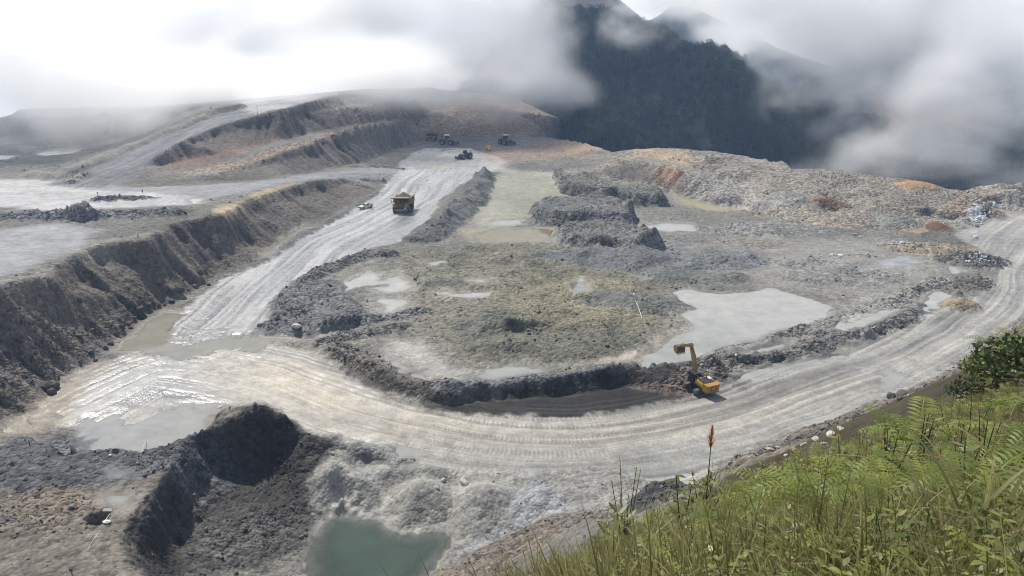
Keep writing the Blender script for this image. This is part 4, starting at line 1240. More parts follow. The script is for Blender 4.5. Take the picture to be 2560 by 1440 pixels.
def haze_box():
    me = bpy.data.meshes.new('haze')
    bm = bmesh.new()
    bmesh.ops.create_cube(bm, size=1, matrix=Matrix.Translation((0, 690, 70)) @ Matrix.Diagonal((2600, 1420, 720, 1)))
    bm.to_mesh(me)
    bm.free()
    m = bpy.data.materials.new('haze')
    m.use_nodes = True
    nt = m.node_tree
    nt.nodes.clear()
    mo = nt.nodes.new('ShaderNodeOutputMaterial')
    pv = nt.nodes.new('ShaderNodeVolumePrincipled')
    pv.inputs['Color'].default_value = (.42, .63, 1.0, 1)
    pv.inputs['Density'].default_value = HAZE
    nt.links.new(pv.outputs[0], mo.inputs['Volume'])
    me.materials.append(m)
    tag(link('haze', me), 'thin bluish air between the pit and the mountains', 'haze', kind='stuff')
HAZE = .0002
haze_box()

# ------------------------------------------------------------------ scatter of counted-by-nobody things with geometry nodes
def scatter(name, label, cat, pts, scl, rot, idx, protos, parent=None):
    me = bpy.data.meshes.new(name)
    n = len(pts)
    me.vertices.add(n)
    me.vertices.foreach_set('co', np.asarray(pts, np.float32).ravel())
    for an, typ, arr, key in (('scl', 'FLOAT', scl, 'value'), ('idx', 'INT', idx, 'value')):
        a = me.attributes.new(an, typ, 'POINT')
        a.data.foreach_set(key, np.asarray(arr, np.float32 if typ == 'FLOAT' else np.int32))
    a = me.attributes.new('rot', 'FLOAT_VECTOR', 'POINT')
    a.data.foreach_set('vector', np.asarray(rot, np.float32).ravel())
    col = bpy.data.collections.new(name + '_kinds')
    for i, (pm) in enumerate(protos):
        po = bpy.data.objects.new(f'{name}_kind_{i:02d}', pm)
        col.objects.link(po)
    ng = bpy.data.node_groups.new(name, 'GeometryNodeTree')
    ng.interface.new_socket('Geometry', in_out='INPUT', socket_type='NodeSocketGeometry')
    ng.interface.new_socket('Geometry', in_out='OUTPUT', socket_type='NodeSocketGeometry')
    N, L = ng.nodes, ng.links
    gi, go = N.new('NodeGroupInput'), N.new('NodeGroupOutput')
    ci = N.new('GeometryNodeCollectionInfo')
    ci.inputs['Collection'].default_value = col
    ci.inputs['Separate Children'].default_value = True
    ci.inputs['Reset Children'].default_value = True
    ip = N.new('GeometryNodeInstanceOnPoints')
    ip.inputs['Pick Instance'].default_value = True
    def at(nm, t):
        k = N.new('GeometryNodeInputNamedAttribute')
        k.data_type = t
        k.inputs['Name'].default_value = nm
        return k.outputs['Attribute']
    L.new(gi.outputs[0], ip.inputs['Points'])
    L.new(ci.outputs[0], ip.inputs['Instance'])
    L.new(at('idx', 'INT'), ip.inputs['Instance Index'])
    e2r = N.new('FunctionNodeEulerToRotation')
    L.new(at('rot', 'FLOAT_VECTOR'), e2r.inputs[0])
    L.new(e2r.outputs[0], ip.inputs['Rotation'])
    L.new(at('scl', 'FLOAT'), ip.inputs['Scale'])
    L.new(ip.outputs[0], go.inputs[0])
    o = link(name, me, parent)
    o.modifiers.new('scatter', 'NODES').node_group = ng
    if label:
        tag(o, label, cat, kind='stuff')
    else:
        o['kind'] = 'stuff'
    return o

def plain_mat(name, color, rough=.7, metal=0.0, var=.25, scale=1.5, spec=.4, bump=0.0, rand=0.0):
    m, nt, b = new_mat(name)
    tc = nd(nt, 'ShaderNodeTexCoord').outputs['Object']
    n1 = noise_n(nt, tc, scale, 5, .6)
    f = math_n(nt, 'MULTIPLY_ADD', n1, 2 * var, 1 - var)
    if rand:
        oi = nd(nt, 'ShaderNodeObjectInfo').outputs['Random']
        f = math_n(nt, 'MULTIPLY', f, math_n(nt, 'MULTIPLY_ADD', oi, 2 * rand, 1 - rand))
    v = nd(nt, 'ShaderNodeVectorMath', operation='SCALE')
    v.inputs[0].default_value = color
    lk(nt, f, v.inputs['Scale'])
    lk(nt, v.outputs[0], b.inputs['Base Color'])
    b.inputs['Roughness'].default_value = rough
    b.inputs['Metallic'].default_value = metal
    b.inputs['Specular IOR Level'].default_value = spec
    if bump:
        bp = nd(nt, 'ShaderNodeBump', i_Strength=bump, i_Distance=.1)
        lk(nt, noise_n(nt, tc, scale * 4, 5), bp.inputs['Height'])
        lk(nt, bp.outputs['Normal'], b.inputs['Normal'])
    return m

def leaf_mat(name, c1, c2, c3, rough=.5, trans=.35):
    """leaf colour varies from plant to plant and along the leaf; light shines through"""
    m, nt, b = new_mat(name)
    oi = nd(nt, 'ShaderNodeObjectInfo').outputs['Random']
    at = nd(nt, 'ShaderNodeAttribute', attribute_name='tone').outputs['Fac']
    f = math_n(nt, 'ADD', math_n(nt, 'MULTIPLY', oi, .55), math_n(nt, 'MULTIPLY', at, .45))
    r = nd(nt, 'ShaderNodeValToRGB')
    r.color_ramp.elements[0].color = (*c1, 1)
    r.color_ramp.elements[1].color = (*c3, 1)
    e = r.color_ramp.elements.new(.5)
    e.color = (*c2, 1)
    lk(nt, f, r.inputs['Fac'])
    lk(nt, r.outputs['Color'], b.inputs['Base Color'])
    b.inputs['Roughness'].default_value = rough
    b.inputs['Specular IOR Level'].default_value = .35
    tr = nd(nt, 'ShaderNodeBsdfTranslucent')
    lk(nt, r.outputs['Color'], tr.inputs['Color'])
    mx = nd(nt, 'ShaderNodeMixShader')
    mx.inputs['Fac'].default_value = trans
    lk(nt, b.outputs[0], mx.inputs[1])
    lk(nt, tr.outputs[0], mx.inputs[2])
    lk(nt, mx.outputs[0], nt.nodes['Material Output'].inputs['Surface'])
    return m

# ------------------------------------------------------------------ stones
def rock_mesh(name, seed, mat, sub=1, flat=.75):
    r_ = np.random.default_rng(seed)
    bm = bmesh.new()
    bmesh.ops.create_icosphere(bm, subdivisions=sub, radius=1)
    P = r_.normal(size=(7, 3))
    P /= np.linalg.norm(P, axis=1)[:, None]
    cut = r_.uniform(.55, .9, 7)
    sc = np.array([r_.uniform(.8, 1.3), r_.uniform(.7, 1.1), flat * r_.uniform(.7, 1.1)])
    for v in bm.verts:
        c = np.array(v.co)
        for p, k in zip(P, cut):
            d = c @ p
            if d > k:
                c = c - p * (d - k)
        c = c * (1 + .12 * r_.normal()) if sub == 1 else c * (1 + .05 * r_.normal())
        v.co = Vector(c * sc)
    me = bpy.data.meshes.new(name)
    bm.to_mesh(me)
    bm.free()
    me.materials.append(mat)
    return me
M_STONE = plain_mat('loose_stone', (.215, .21, .195), .85, var=.3, rand=.55, spec=.2)
M_STONE_BROWN = plain_mat('brown_stone', (.215, .18, .14), .85, var=.3, rand=.5, spec=.2)
M_STONE_DARK = plain_mat('dark_stone', (.115, .114, .11), .85, var=.3, rand=.5, spec=.2)
M_STONE_PALE = plain_mat('pale_stone', (.42, .40, .36), .85, var=.2, rand=.3, spec=.2, bump=.4)
M_STONE_WHITE = plain_mat('white_stone', (.52, .53, .56), .8, var=.2, rand=.25, spec=.2)
M_BOULDER = plain_mat('boulder', (.1, .092, .078), .9, var=.45, scale=1.2, spec=.2, bump=.7)
protos_grey = [rock_mesh('stone', 40 + i, M_STONE) for i in range(6)]
protos_dark = [rock_mesh('stone', 60 + i, M_STONE_DARK) for i in range(5)]
protos_brown = [rock_mesh('stone', 80 + i, M_STONE_BROWN) for i in range(5)]
protos_white = [rock_mesh('stone', 90 + i, M_STONE_WHITE) for i in range(5)]

def rubble():
    n = 420000
    th = rng.uniform(R(-40), R(40), n)
    r = 62 * np.exp(rng.uniform(0, math.log(470 / 62), n))
    x, y = np.sin(th) * r, np.cos(th) * r
    a = bil(AMP, x, y)
    li = LAB[np.clip(((y - GY0) / GS).astype(int), 0, NY - 1), np.clip(((x - GX0) / GS).astype(int), 0, NX - 1)]
    clump = sstep(-.15, .5, fbm(x, y, 8, 3, seed=500))
    keep = (rng.random(n) < sstep(.25, 1.0, a) * .4 * (.2 + clump)) & (np.abs(x) < GX1 - 5)
    x, y, r = x[keep], y[keep], r[keep]
    z = ground_z(x, y)[0]
    c = bil(C, x, y)
    lum = c.mean(1)
    warm = c[:, 0] / (c[:, 2] + 1e-4)
    size = np.clip(rng.lognormal(-1.9, .5, len(x)), .06, .7) * np.clip(r / 150, .65, 1.25)
    kind = np.where((lum < .125), 1, np.where(warm > 1.45, 2, 0))
    rot = rng.uniform(0, 6.28, (len(x), 3))
    for k, (nm, lb, pr) in enumerate((('rubble', 'loose grey stones strewn over heaps and pit floor', protos_grey),
                                      ('rubble', 'loose dark stones strewn over the dark banks and talus', protos_dark),
                                      ('rubble', 'loose brown stones strewn over brown soil and ridges', protos_brown))):
        m = kind == k
        scatter(nm, lb, 'rubble', np.stack([x[m], y[m], z[m] + size[m] * .15], 1), size[m], rot[m], rng.integers(0, len(pr), m.sum()), pr)
rubble()

def white_spill():
    pts = []
    for px, py, sx, sy, n in ((2442, 535, 22, 26, 330), (2492, 504, 16, 5, 70), (2105, 640, 60, 4, 24), (2230, 612, 40, 5, 30), (2440, 650, 25, 10, 25), (2080, 445, 70, 8, 20)):
        for _ in range(n):
            q = hit(px + rng.normal() * sx * .55, py + rng.normal() * sy * .55)
            pts.append((q[0], q[1], rng.lognormal(-.95, .45)))
    pts = np.array(pts)
    z = gz(pts[:, 0], pts[:, 1])
    n = len(pts)
    scatter('white_rocks', 'spill of white broken rocks on the brownish heap at the road bend', 'rocks', np.stack([pts[:, 0], pts[:, 1], z + .15], 1), np.clip(pts[:, 2], .2, 1.0), rng.uniform(0, 6.28, (n, 3)), rng.integers(0, 5, n), protos_white)
white_spill()

boulder_meshes = [rock_mesh('boulder', 120 + i, M_BOULDER, 2, .85) for i in range(5)]
pale_meshes = [rock_mesh('boulder', 140 + i, M_STONE_PALE, 2, .6) for i in range(4)]
def boulder(px, py, wpx, label, meshes, group=None, k=[0]):
    q = hit(px, py)
    d = np.linalg.norm(q - np.array([0, 0, CAM_H]))
    r = wpx * .5 * d / FPX
    o = link('boulder', meshes[k[0] % len(meshes)])
    k[0] += 1
    o.scale = (r, r, r)
    o.rotation_euler = (rng.uniform(-.3, .3), rng.uniform(-.3, .3), rng.uniform(0, 6.28))
    o.location = (q[0], q[1], gz(q[0], q[1])[0] + r * .28)
    tag(o, label, 'boulder', group)
TOEB = 'dark boulders along the foot of the dark wall'
for px, py, w in ((500,697,20),(522,714,13),(487,720,16),(448,738,26),(428,748,18),(398,768,16),(372,772,18),(352,782,20),(336,800,14),(318,806,16),(305,822,18),(290,834,16),(276,862,14),(262,874,14),(470,728,10),(515,688,10),(410,757,12),(328,820,10),(345,758,9),(440,722,9)):
    boulder(px, py, w, 'dark brown boulder in the row along the foot of the dark wall', boulder_meshes, TOEB)
boulder(126, 968, 40, 'large mossy boulder lying below the dark wall, the bigger of a pair', boulder_meshes)
boulder(131, 986, 26, 'mossy boulder leaning against the larger boulder below the dark wall', boulder_meshes)
boulder(228, 888, 15, 'dark boulder alone in the mud near the flooded junction', boulder_meshes)
boulder(239, 904, 11, 'small dark boulder standing in the flood water edge', boulder_meshes)
boulder(72, 960, 18, 'boulder on the talus left of the mossy pair', boulder_meshes)
boulder(1161, 1213, 32, 'large pale boulder on top of the pale gravel heaps', pale_meshes)
boulder(1108, 1205, 14, 'pale stone beside the large pale boulder', pale_meshes)
boulder(1092, 1222, 12, 'pale stone on the gravel heap that sinks into the pond', pale_meshes)
boulder(1244, 1184, 8, 'small pale stone at the edge of the haul road gravel', pale_meshes)
boulder(1232, 1205, 9, 'small pale stone on the gravel behind the large pale boulder', pale_meshes)
boulder(742, 824, 24, 'pale mound of stone at the end of the dark gravel bank', pale_meshes)
boulder(832, 1138, 12, 'pale stone on the dark cliff end', pale_meshes)
boulder(2137, 588, 11, 'white boulder on the pale field below the brown cone', pale_meshes)
boulder(2152, 593, 9, 'white boulder next to another on the pale field', pale_meshes)
boulder(1806, 605, 8, 'single white boulder on the grey gravel heap', pale_meshes)
boulder(1937, 441, 7, 'white boulder on the crest of the outer ridge', pale_meshes)
boulder(2016, 447, 8, 'white boulder below the crest of the outer ridge', pale_meshes)
boulder(1992, 530, 9, 'white stone at the foot of the rusty cut mound', pale_meshes)
boulder(1840, 892, 9, 'white stone beside the short dark berm', pale_meshes)
boulder(276, 1140, 8, 'pale stone on the dark gravel of the bench', pale_meshes)
boulder(254, 1151, 6, 'small pale stone below the dark gravel of the bench', pale_meshes)
for px, py, w in ((2230,995,30),(2262,992,34),(2285,985,26),(2250,1005,22),(2300,975,24)):
    boulder(px, py, w, 'brown boulder in the row on top of the soil bank above the road puddle', boulder_meshes, 'brown boulders on the bank')
for px, py, w in ((1600,1268,12),(1622,1276,16),(1640,1270,13),(1655,1262,12),(1630,1288,14)):
    boulder(px, py, w, 'dark boulder beside the black gravel heap', boulder_meshes, 'boulders by the black gravel')
for px, py, w in ((1925,1140,20),(1945,1128,14),(1985,1122,14),(2010,1112,18),(2040,1100,20),(2075,1096,24),(2100,1080,20),(2060,1118,16),(1965,1138,12)):
    boulder(px, py, w, 'pale broken boulder on the bank between road and grass', pale_meshes, 'broken boulders on the bank')

# ------------------------------------------------------------------ trees
M_BARK = plain_mat('bark', (.09, .07, .05), .9)
M_LEAF_DARK = leaf_mat('forest_leaf', (.014, .024, .012), (.022, .037, .017), (.032, .052, .021), .6, .3)
M_LEAF_LIT_TONE = leaf_mat('lit_tone_leaf', (.03, .052, .022), (.045, .075, .028), (.062, .095, .036), .6, .3)  # lighter than the forest leaves: sun on the spur is put into the colour
def tree_meshes(seed, mat, h=9.0, w=6.0, n=230, ls=.75):
    r_ = np.random.default_rng(seed)
    # trunk and limbs
    bm = bmesh.new()
    def limb(p0, p1, r0, r1):
        d = (p1 - p0)
        q = d.to_track_quat('Z', 'Y').to_matrix().to_4x4()
        bmesh.ops.create_cone(bm, segments=6, radius1=r0, radius2=r1, depth=d.length, cap_ends=True, matrix=Matrix.Translation((p0 + p1) / 2) @ q)
    top = Vector((r_.normal() * .4, r_.normal() * .4, h * .62))
    limb(Vector((0, 0, -1)), top, .28, .12)
    tips = []
    for k in range(7):
        a = k * 2.4 + r_.uniform(-.4, .4)
        st = Vector((0, 0, 0)).lerp(top, r_.uniform(.45, 1))
        en = Vector((math.cos(a) * w * r_.uniform(.22, .42), math.sin(a) * w * r_.uniform(.22, .42), h * r_.uniform(.5, .9)))
        limb(st, en, .1, .03)
        tips.append(en)
    tm = bpy.data.meshes.new('trunk')
    bm.to_mesh(tm)
    bm.free()
    tm.materials.append(M_BARK)
    cl = [np.array(t) for t in tips] + [np.array([0, 0, h * .85])] + [np.array([r_.normal() * w * .2, r_.normal() * w * .2, h * r_.uniform(.55, .9)]) for _ in range(4)]
    V, F, T = [], [], []
    for i in range(n):
        c = cl[r_.integers(len(cl))]
        rr = r_.normal(size=3)
        rr = rr / np.linalg.norm(rr) * w * .24 * r_.uniform(.35, 1.0) ** .5 * np.array([1, 1, .8])
        p = c + rr
        nrm = rr / (np.linalg.norm(rr) + 1e-6) + r_.normal(size=3) * .5
        nrm /= np.linalg.norm(nrm)
        u = np.cross(nrm, r_.normal(size=3))
        u /= np.linalg.norm(u)
        v = np.cross(nrm, u)
        s = ls * r_.uniform(.6, 1.3)
        b = len(V)
        V += [p - u * s * .5, p + v * s * .3, p + u * s * .5, p - v * s * .3]
        F.append((b, b + 1, b + 2, b + 3))
        T += [r_.random()] * 4
    cm = mesh_from('crown', np.array(V), np.array(F), [mat], False, dict(tone=np.array(T)))
    return tm, cm
def joined(tm, cm):
    bm = bmesh.new()
    bm.from_mesh(tm)
    me = bpy.data.meshes.new('tree')
    bm.to_mesh(me)
    bm.free()
    # crown and trunk together for the far wood
    n0, f0 = len(tm.vertices), len(tm.polygons)
    V = [tuple(v.co) for v in tm.vertices] + [tuple(v.co) for v in cm.vertices]
    F = [tuple(p.vertices) for p in tm.polygons] + [tuple(i + n0 for i in p.vertices) for p in cm.polygons]
    me = bpy.data.meshes.new('tree')
    me.from_pydata(V, [], F)
    me.materials.append(M_BARK)
    me.materials.append(cm.materials[0])
    for i, p in enumerate(me.polygons):
        p.material_index = 0 if i < f0 else 1
    a = me.attributes.new('tone', 'FLOAT', 'POINT')
    t = np.zeros(len(V), np.float32)
    src = np.zeros(len(cm.vertices), np.float32)
    cm.attributes['tone'].data.foreach_get('value', src)
    t[n0:] = src
    a.data.foreach_set('value', t)
    return me
kinds_dark = [tree_meshes(700 + i, M_LEAF_DARK, h=(8, 10, 7, 11)[i], w=(6, 6.5, 6, 5.5)[i]) for i in range(4)]
kinds_mid = [tree_meshes(720 + i, M_LEAF_LIT_TONE, h=(9, 11, 8)[i], w=(6, 6.5, 6)[i], n=320, ls=.6) for i in range(3)]
far_protos = [joined(*k) for k in kinds_dark]

def forest():
    pts = []
    for A, bare, n in ((mtA, bareA, 8500), (mtC, bareC, 3600)):
        nr, nc = A.shape[:2]
        i = rng.uniform(0, nr - 1.001, n)
        j = rng.uniform(0, nc - 1.001, n)
        i0, j0 = i.astype(int), j.astype(int)
        fi, fj = (i - i0)[:, None], (j - j0)[:, None]
        p = (A[i0, j0] * (1 - fi) + A[i0 + 1, j0] * fi) * (1 - fj) + (A[i0, j0 + 1] * (1 - fi) + A[i0 + 1, j0 + 1] * fi) * fj
        k = (bare[i0, j0] < .3) & (p[:, 2] > -75) & (fbm(p[:, 0], p[:, 2] + p[:, 1], 45, 3, seed=600) > -.42)
        pts.append(p[k])
    P = np.concatenate(pts)
    n = len(P)
    P[:, 2] -= .8
    rot = np.stack([rng.normal(0, .08, n), rng.normal(0, .08, n), rng.uniform(0, 6.28, n)], 1)
    scatter('forest', 'dense dark forest covering the mountain slopes across the gorge', 'forest', P, rng.uniform(.55, 1.15, n), rot, rng.integers(0, 4, n), far_protos)
forest()

def place_tree(p, kind, s, label, group):
    e = bpy.data.objects.new('tree', None)
    COL.objects.link(e)
    e.location = p
    e.scale = (s, s, s)
    e.rotation_euler = (0, 0, rng.uniform(0, 6.28))
    link('trunk', kind[0], e)
    link('crown', kind[1], e)
    tag(e, label, 'tree', group)
def nearest_A(px, py):
    d = ray(px, py)
    V = mtA.reshape(-1, 3) - np.array([0, 0, CAM_H])
    t = V @ d / (d @ d)
    off = np.linalg.norm(V - t[:, None] * d, axis=1)
    # the first surface along the sight line
    c = np.where(off < 4.5, t, 1e9)
    k = int(np.argmin(c)) if c.min() < 1e8 else int(np.argmin(off))
    return mtA.reshape(-1, 3)[k]
for i in range(34):  # sunlit strip along the spur, its brightness painted as lighter leaf colour
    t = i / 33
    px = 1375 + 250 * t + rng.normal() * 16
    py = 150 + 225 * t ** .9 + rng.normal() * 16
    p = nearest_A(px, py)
    place_tree((p[0], p[1], p[2] - .8), kinds_mid[i % 3], rng.uniform(.6, 1.0), 'tree with sunlight painted into its pale leaves on the spur running down to the pit rim', 'trees with painted sunlit leaves on the spur')
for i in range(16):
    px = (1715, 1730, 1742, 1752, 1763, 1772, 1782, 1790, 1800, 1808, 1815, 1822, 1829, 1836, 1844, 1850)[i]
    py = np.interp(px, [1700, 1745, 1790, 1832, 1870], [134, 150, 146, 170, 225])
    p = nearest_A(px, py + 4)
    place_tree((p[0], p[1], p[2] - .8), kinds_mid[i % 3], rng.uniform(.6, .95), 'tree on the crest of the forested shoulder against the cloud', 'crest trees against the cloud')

# ------------------------------------------------------------------ plants on the bank below the camera
M_GRASS = leaf_mat('grass_blade', (.07, .074, .022), (.165, .158, .045), (.34, .295, .125), .55, .35)
M_GRASS_DRY = leaf_mat('dry_grass', (.085, .058, .03), (.16, .118, .055), (.30, .245, .14), .7, .3)
M_FERN = leaf_mat('fern_leaf', (.08, .125, .028), (.17, .22, .042), (.31, .34, .07), .5, .4)
M_BROAD = leaf_mat('broad_leaf', (.06, .085, .022), (.135, .16, .036), (.28, .29, .075), .42, .35)
M_STEM = plain_mat('plant_stem', (.06, .05, .03), .8)
M_STEM_DARK = plain_mat('dead_stem', (.035, .026, .02), .9)
M_PLUME = plain_mat('seed_plume', (.36, .17, .06), .9, var=.3)

def blade(V, F, T, base, az, length, width, bend, tone, segs=4, lean=.15):
    d = np.array([math.cos(az), math.sin(az), 0])
    s = np.array([-d[1], d[0], 0])
    p = np.array(base, float)
    ang = math.pi / 2 - lean
    b0 = len(V)
    for k in range(segs + 1):
        t = k / segs
        w = width * (1 - t ** 1.6) * (.55 + .45 * min(1, t * 4 + .3))
        V.append(p - s * w / 2)
        V.append(p + s * w / 2)
        T.extend([tone * (1 - .25 * t) + .25 * t] * 2)
        ang -= bend / segs * (1 + t)
        p = p + (d * math.cos(ang) + np.array([0, 0, 1]) * math.sin(ang)) * length / segs
        if k:
            b = b0 + (k - 1) * 2
            F.append((b, b + 1, b + 3, b + 2))
def tuft(seed, n, hmin, hmax, wid, bend, spread, mat):
    r_ = np.random.default_rng(seed)
    V, F, T = [], [], []
    for _ in range(n):
        a = r_.uniform(0, 6.28)
        rr = spread * math.sqrt(r_.random())
        blade(V, F, T, (math.cos(a) * rr, math.sin(a) * rr, -.05), r_.uniform(0, 6.28), r_.uniform(hmin, hmax), wid * r_.uniform(.6, 1.3), r_.uniform(.2, bend), r_.random(), lean=r_.uniform(.02, .5))
    return mesh_from('grass_tuft', np.array(V), np.array(F), [mat], True, dict(tone=np.array(T)))
tufts = [tuft(800 + i, 16, .25, .62, .012, 1.5, .22, M_GRASS) for i in range(5)] + \
        [tuft(820 + i, 14, .3, .7, .008, 1.2, .22, M_GRASS_DRY) for i in range(3)] + \
        [tuft(840 + i, 9, .55, 1.05, .022, 1.7, .18, M_GRASS) for i in range(3)]

def herb_mesh(seed, h=.35, n=14, ll=.11, lw=.035, mat=None):
    """a low leafy sprig: thin stem with pairs of lance-shaped leaves"""
    r_ = np.random.default_rng(seed)
    V, F, T = [], [], []
    for k in range(n):
        z = h * (.2 + .8 * k / n)
        a = k * 2.4 + r_.uniform(-.4, .4)
        leaf(V, F, T, (0, 0, z), a, ll * r_.uniform(.7, 1.2) * (1.15 - .5 * k / n), lw * r_.uniform(.8, 1.2), r_.uniform(-.1, .6), r_.random())
    b = len(V)
    V += [np.array(q) for q in ((-.004, 0, -.05), (.004, 0, -.05), (.003, 0, h), (-.003, 0, h))]
    F.append((b, b + 1, b + 2, b + 3))
    T += [0] * 4
    return mesh_from('herb', np.array(V), np.array(F), [mat or M_BROAD], False, dict(tone=np.array(T)))
def leaf(V, F, T, base, az, length, width, droop, tone):
    d = np.array([math.cos(az), math.sin(az), 0])
    s = np.array([-d[1], d[0], 0])
    b = len(V)
    p0 = np.array(base, float)
    ws = (0.12, .8, 1.0, .7, .04)
    for k, w in enumerate(ws):
        t = k / 4
        p = p0 + d * length * t * math.cos(droop * t * .8) + np.array([0, 0, length * (.35 * t - droop * t * t * .8)])
        V.append(p - s * width * w * .5)
        V.append(p + s * width * w * .5)
        T.extend([tone] * 2)
        if k:
            q = b + (k - 1) * 2
            F.append((q, q + 1, q + 3, q + 2))
herbs = [herb_mesh(860 + i, h=(.3, .45, .25, .4)[i], n=(12, 16, 10, 14)[i], ll=(.12, .1, .15, .09)[i], lw=(.04, .03, .05, .028)[i]) for i in range(4)]

def frond(V, F, T, base, az, length, arch, tone, pairs=17, width=.3):
    d = np.array([math.cos(az), math.sin(az), 0])
    s = np.array([-d[1], d[0], 0])
    up = np.array([0, 0, 1.0])
    p = np.array(base, float)
    ang = 1.15
    step = length / pairs
    for k in range(pairs):
        t = k / (pairs - 1)
        q = p + (d * math.cos(ang) + up * math.sin(ang)) * step
        nrm = np.cross(d * math.cos(ang) + up * math.sin(ang), s)
        b = len(V)
        V += [p - s * .006, p + s * .006, q + s * .005, q - s * .005]
        F.append((b, b + 1, b + 2, b + 3))
        T += [tone] * 4
        if t > .12:
            L = width * length * (math.sin(math.pi * min(1, (t - .06) * .98)) ** .7) * .62 * (1.12 - .5 * t) + .01
            for sg in (-1, 1):
                tip = p + s * sg * L + (q - p) / step * L * .38 - nrm * 0 - up * L * .16
                fw = (q - p) * .82
                b = len(V)
                mid = (p + tip) / 2 + up * L * .05
                V += [p, mid - fw * .28, tip, mid + fw * .52]
                F.append((b, b + 1, b + 2, b + 3))
                T += [tone, tone, min(1, tone + .25), tone]
        p = q
        ang -= arch / pairs * (.6 + 1.1 * t)
def fern_mesh(seed, n=7, L=.8, arch=2.0):
    """fronds as a list of meshes, so each frond can be a part"""
    r_ = np.random.default_rng(seed)
    out = []
    for k in range(n):
        V, F, T = [], [], []
        frond(V, F, T, (0, 0, 0), k * 6.283 / n + r_.uniform(-.3, .3), L * r_.uniform(.75, 1.15), arch * r_.uniform(.7, 1.15), r_.uniform(.1, .9))
        out.append(mesh_from('frond', np.array(V), np.array(F), [M_FERN], False, dict(tone=np.array(T))))
    return out
FERNS = [fern_mesh(900 + i, (7, 6, 8)[i], (.8, .95, .65)[i], (1.9, 2.3, 1.7)[i]) for i in range(3)]
def small_fern(seed):
    r_ = np.random.default_rng(seed)
    V, F, T = [], [], []
    for k in range(6):
        frond(V, F, T, (0, 0, 0), k * 1.05 + r_.uniform(-.3, .3), r_.uniform(.3, .5), r_.uniform(1.4, 2.2), r_.uniform(.1, .9), 12)
    return mesh_from('small_fern', np.array(V), np.array(F), [M_FERN], False, dict(tone=np.array(T)))
ground_ferns = [small_fern(930 + i) for i in range(3)]

def on_bank(x, y):
    xi = np.clip(((x - GX0) / GS).astype(int), 0, NX - 1)
    yi = np.clip(((y - GY0) / GS).astype(int), 0, NY - 1)
    return H[yi, xi]
def bank_points(n, r0, r1, seed):
    r_ = np.random.default_rng(seed)
    th = r_.uniform(R(-8), R(46), n)
    r = r0 * np.exp(r_.uniform(0, math.log(r1 / r0), n))
    x, y = np.sin(th) * r, np.cos(th) * r
    # the plants stop at the lip of the bank
    lip = np.array([PD(*p)[:2] for p in DLINES['lip']])
    lt = np.arctan2(lip[:, 0], lip[:, 1])
    lr = np.hypot(lip[:, 0], lip[:, 1])
    o = np.argsort(lt)
    lim = np.interp(th, lt[o], lr[o]) * (1.03 + .10 * fbm(x, y, 3, 3, seed=950))
    k = (r < lim) & (th > lt.min() - .02)
    x, y, r = x[k], y[k], r[k]
    return x, y, ground_z(x, y)[0], r
x, y, z, r = bank_points(25000, 2.4, 60, 1)
n = len(x)
pat = fbm(x, y, 2.5, 3, seed=960)
kind = np.where(pat > -.05, rng.integers(5, 8, n), rng.integers(0, 5, n))
tall = (rng.random(n) < .06)
kind = np.where(tall, rng.integers(8, 11, n), kind)
rot = np.stack([rng.normal(0, .12, n), rng.normal(0, .12, n), rng.uniform(0, 6.28, n)], 1)
scatter('grass', 'thick green and straw coloured grass on the near bank', 'grass', np.stack([x, y, z], 1), rng.uniform(.5, 1.0, n) * np.clip(r / 12, .85, 1.15), rot, kind, tufts)
x, y, z, r = bank_points(5200, 2.6, 60, 2)
n = len(x)
rot = np.stack([rng.normal(0, .2, n), rng.normal(0, .2, n), rng.uniform(0, 6.28, n)], 1)
scatter('undergrowth', 'low leafy herbs and small ferns among the grass', 'undergrowth', np.stack([x, y, z], 1), rng.uniform(.6, 1.2, n) * np.clip(r / 12, .8, 1.4), rot, np.where(rng.random(n) < .35, rng.integers(4, 7, n), rng.integers(0, 4, n)), herbs + ground_ferns)

def bank_at(px, py):
    return hit(px, py)
def fern(px, py, kind, s, label, group=None):
    q = hit(px, py)
    e = bpy.data.objects.new('fern', None)
    COL.objects.link(e)
    e.location = (q[0], q[1], gz(q[0], q[1])[0] + .12)
    e.scale = (s, s, s)
    e.rotation_euler = (0, 0, rng.uniform(0, 6.28))
    for m in FERNS[kind]:
        link('frond', m, e)
    tag(e, label, 'fern', group)
fern(1955, 1330, 1, 1.0, 'large blue green fern with drooping fronds beside the brown plume grass')
fern(2035, 1360, 1, .95, 'bright yellow green fern with an arching round crown in the grass')
fern(2110, 1345, 0, .8, 'upright fern next to the bright arching fern')
fern(2285, 1145, 1, 1.5, 'big light green fern clump growing at the top of the bank')
fern(2250, 1175, 0, 1.3, 'fern clump below the big light green fern')
fern(2225, 1120, 2, 1.2, 'small fern at the stony edge of the bank')
fern(2490, 900, 1, 2.3, 'large fern hanging over the shaded hollow in the bank')
fern(2540, 890, 0, 2.2, 'fern above the shaded hollow in the bank')
fern(2440, 940, 0, 1.9, 'fern at the edge of the shaded hollow')
fern(2470, 1430, 0, .6, 'fern close to the long grass blades')
fern(2540, 1165, 1, 1.0, 'pale fern frond cluster among brown bracken')
FG = 'ferns scattered in the grass of the bank'
for px, py in ((1700,1345),(1790,1335),(1850,1355),(1930,1390),(2150,1320),(2190,1240),(2330,1190),(2380,1120),(2420,1240),(2180,1400),(2260,1330),(2480,1060),(2360,1060),(2020,1230),(2090,1200),(1880,1310),(1990,1400),(2060,1390),(2120,1260),(2240,1270),(2300,1300),(2350,1260),(2450,1130),(2500,1210),(2530,1320),(2400,1400),(2230,1420),(2310,1390),(1760,1400),(1660,1410),(1820,1430)):
    fern(px, py, int(rng.integers(0, 3)), rng.uniform(.5, .95), 'green fern scattered in the grass of the bank', FG)

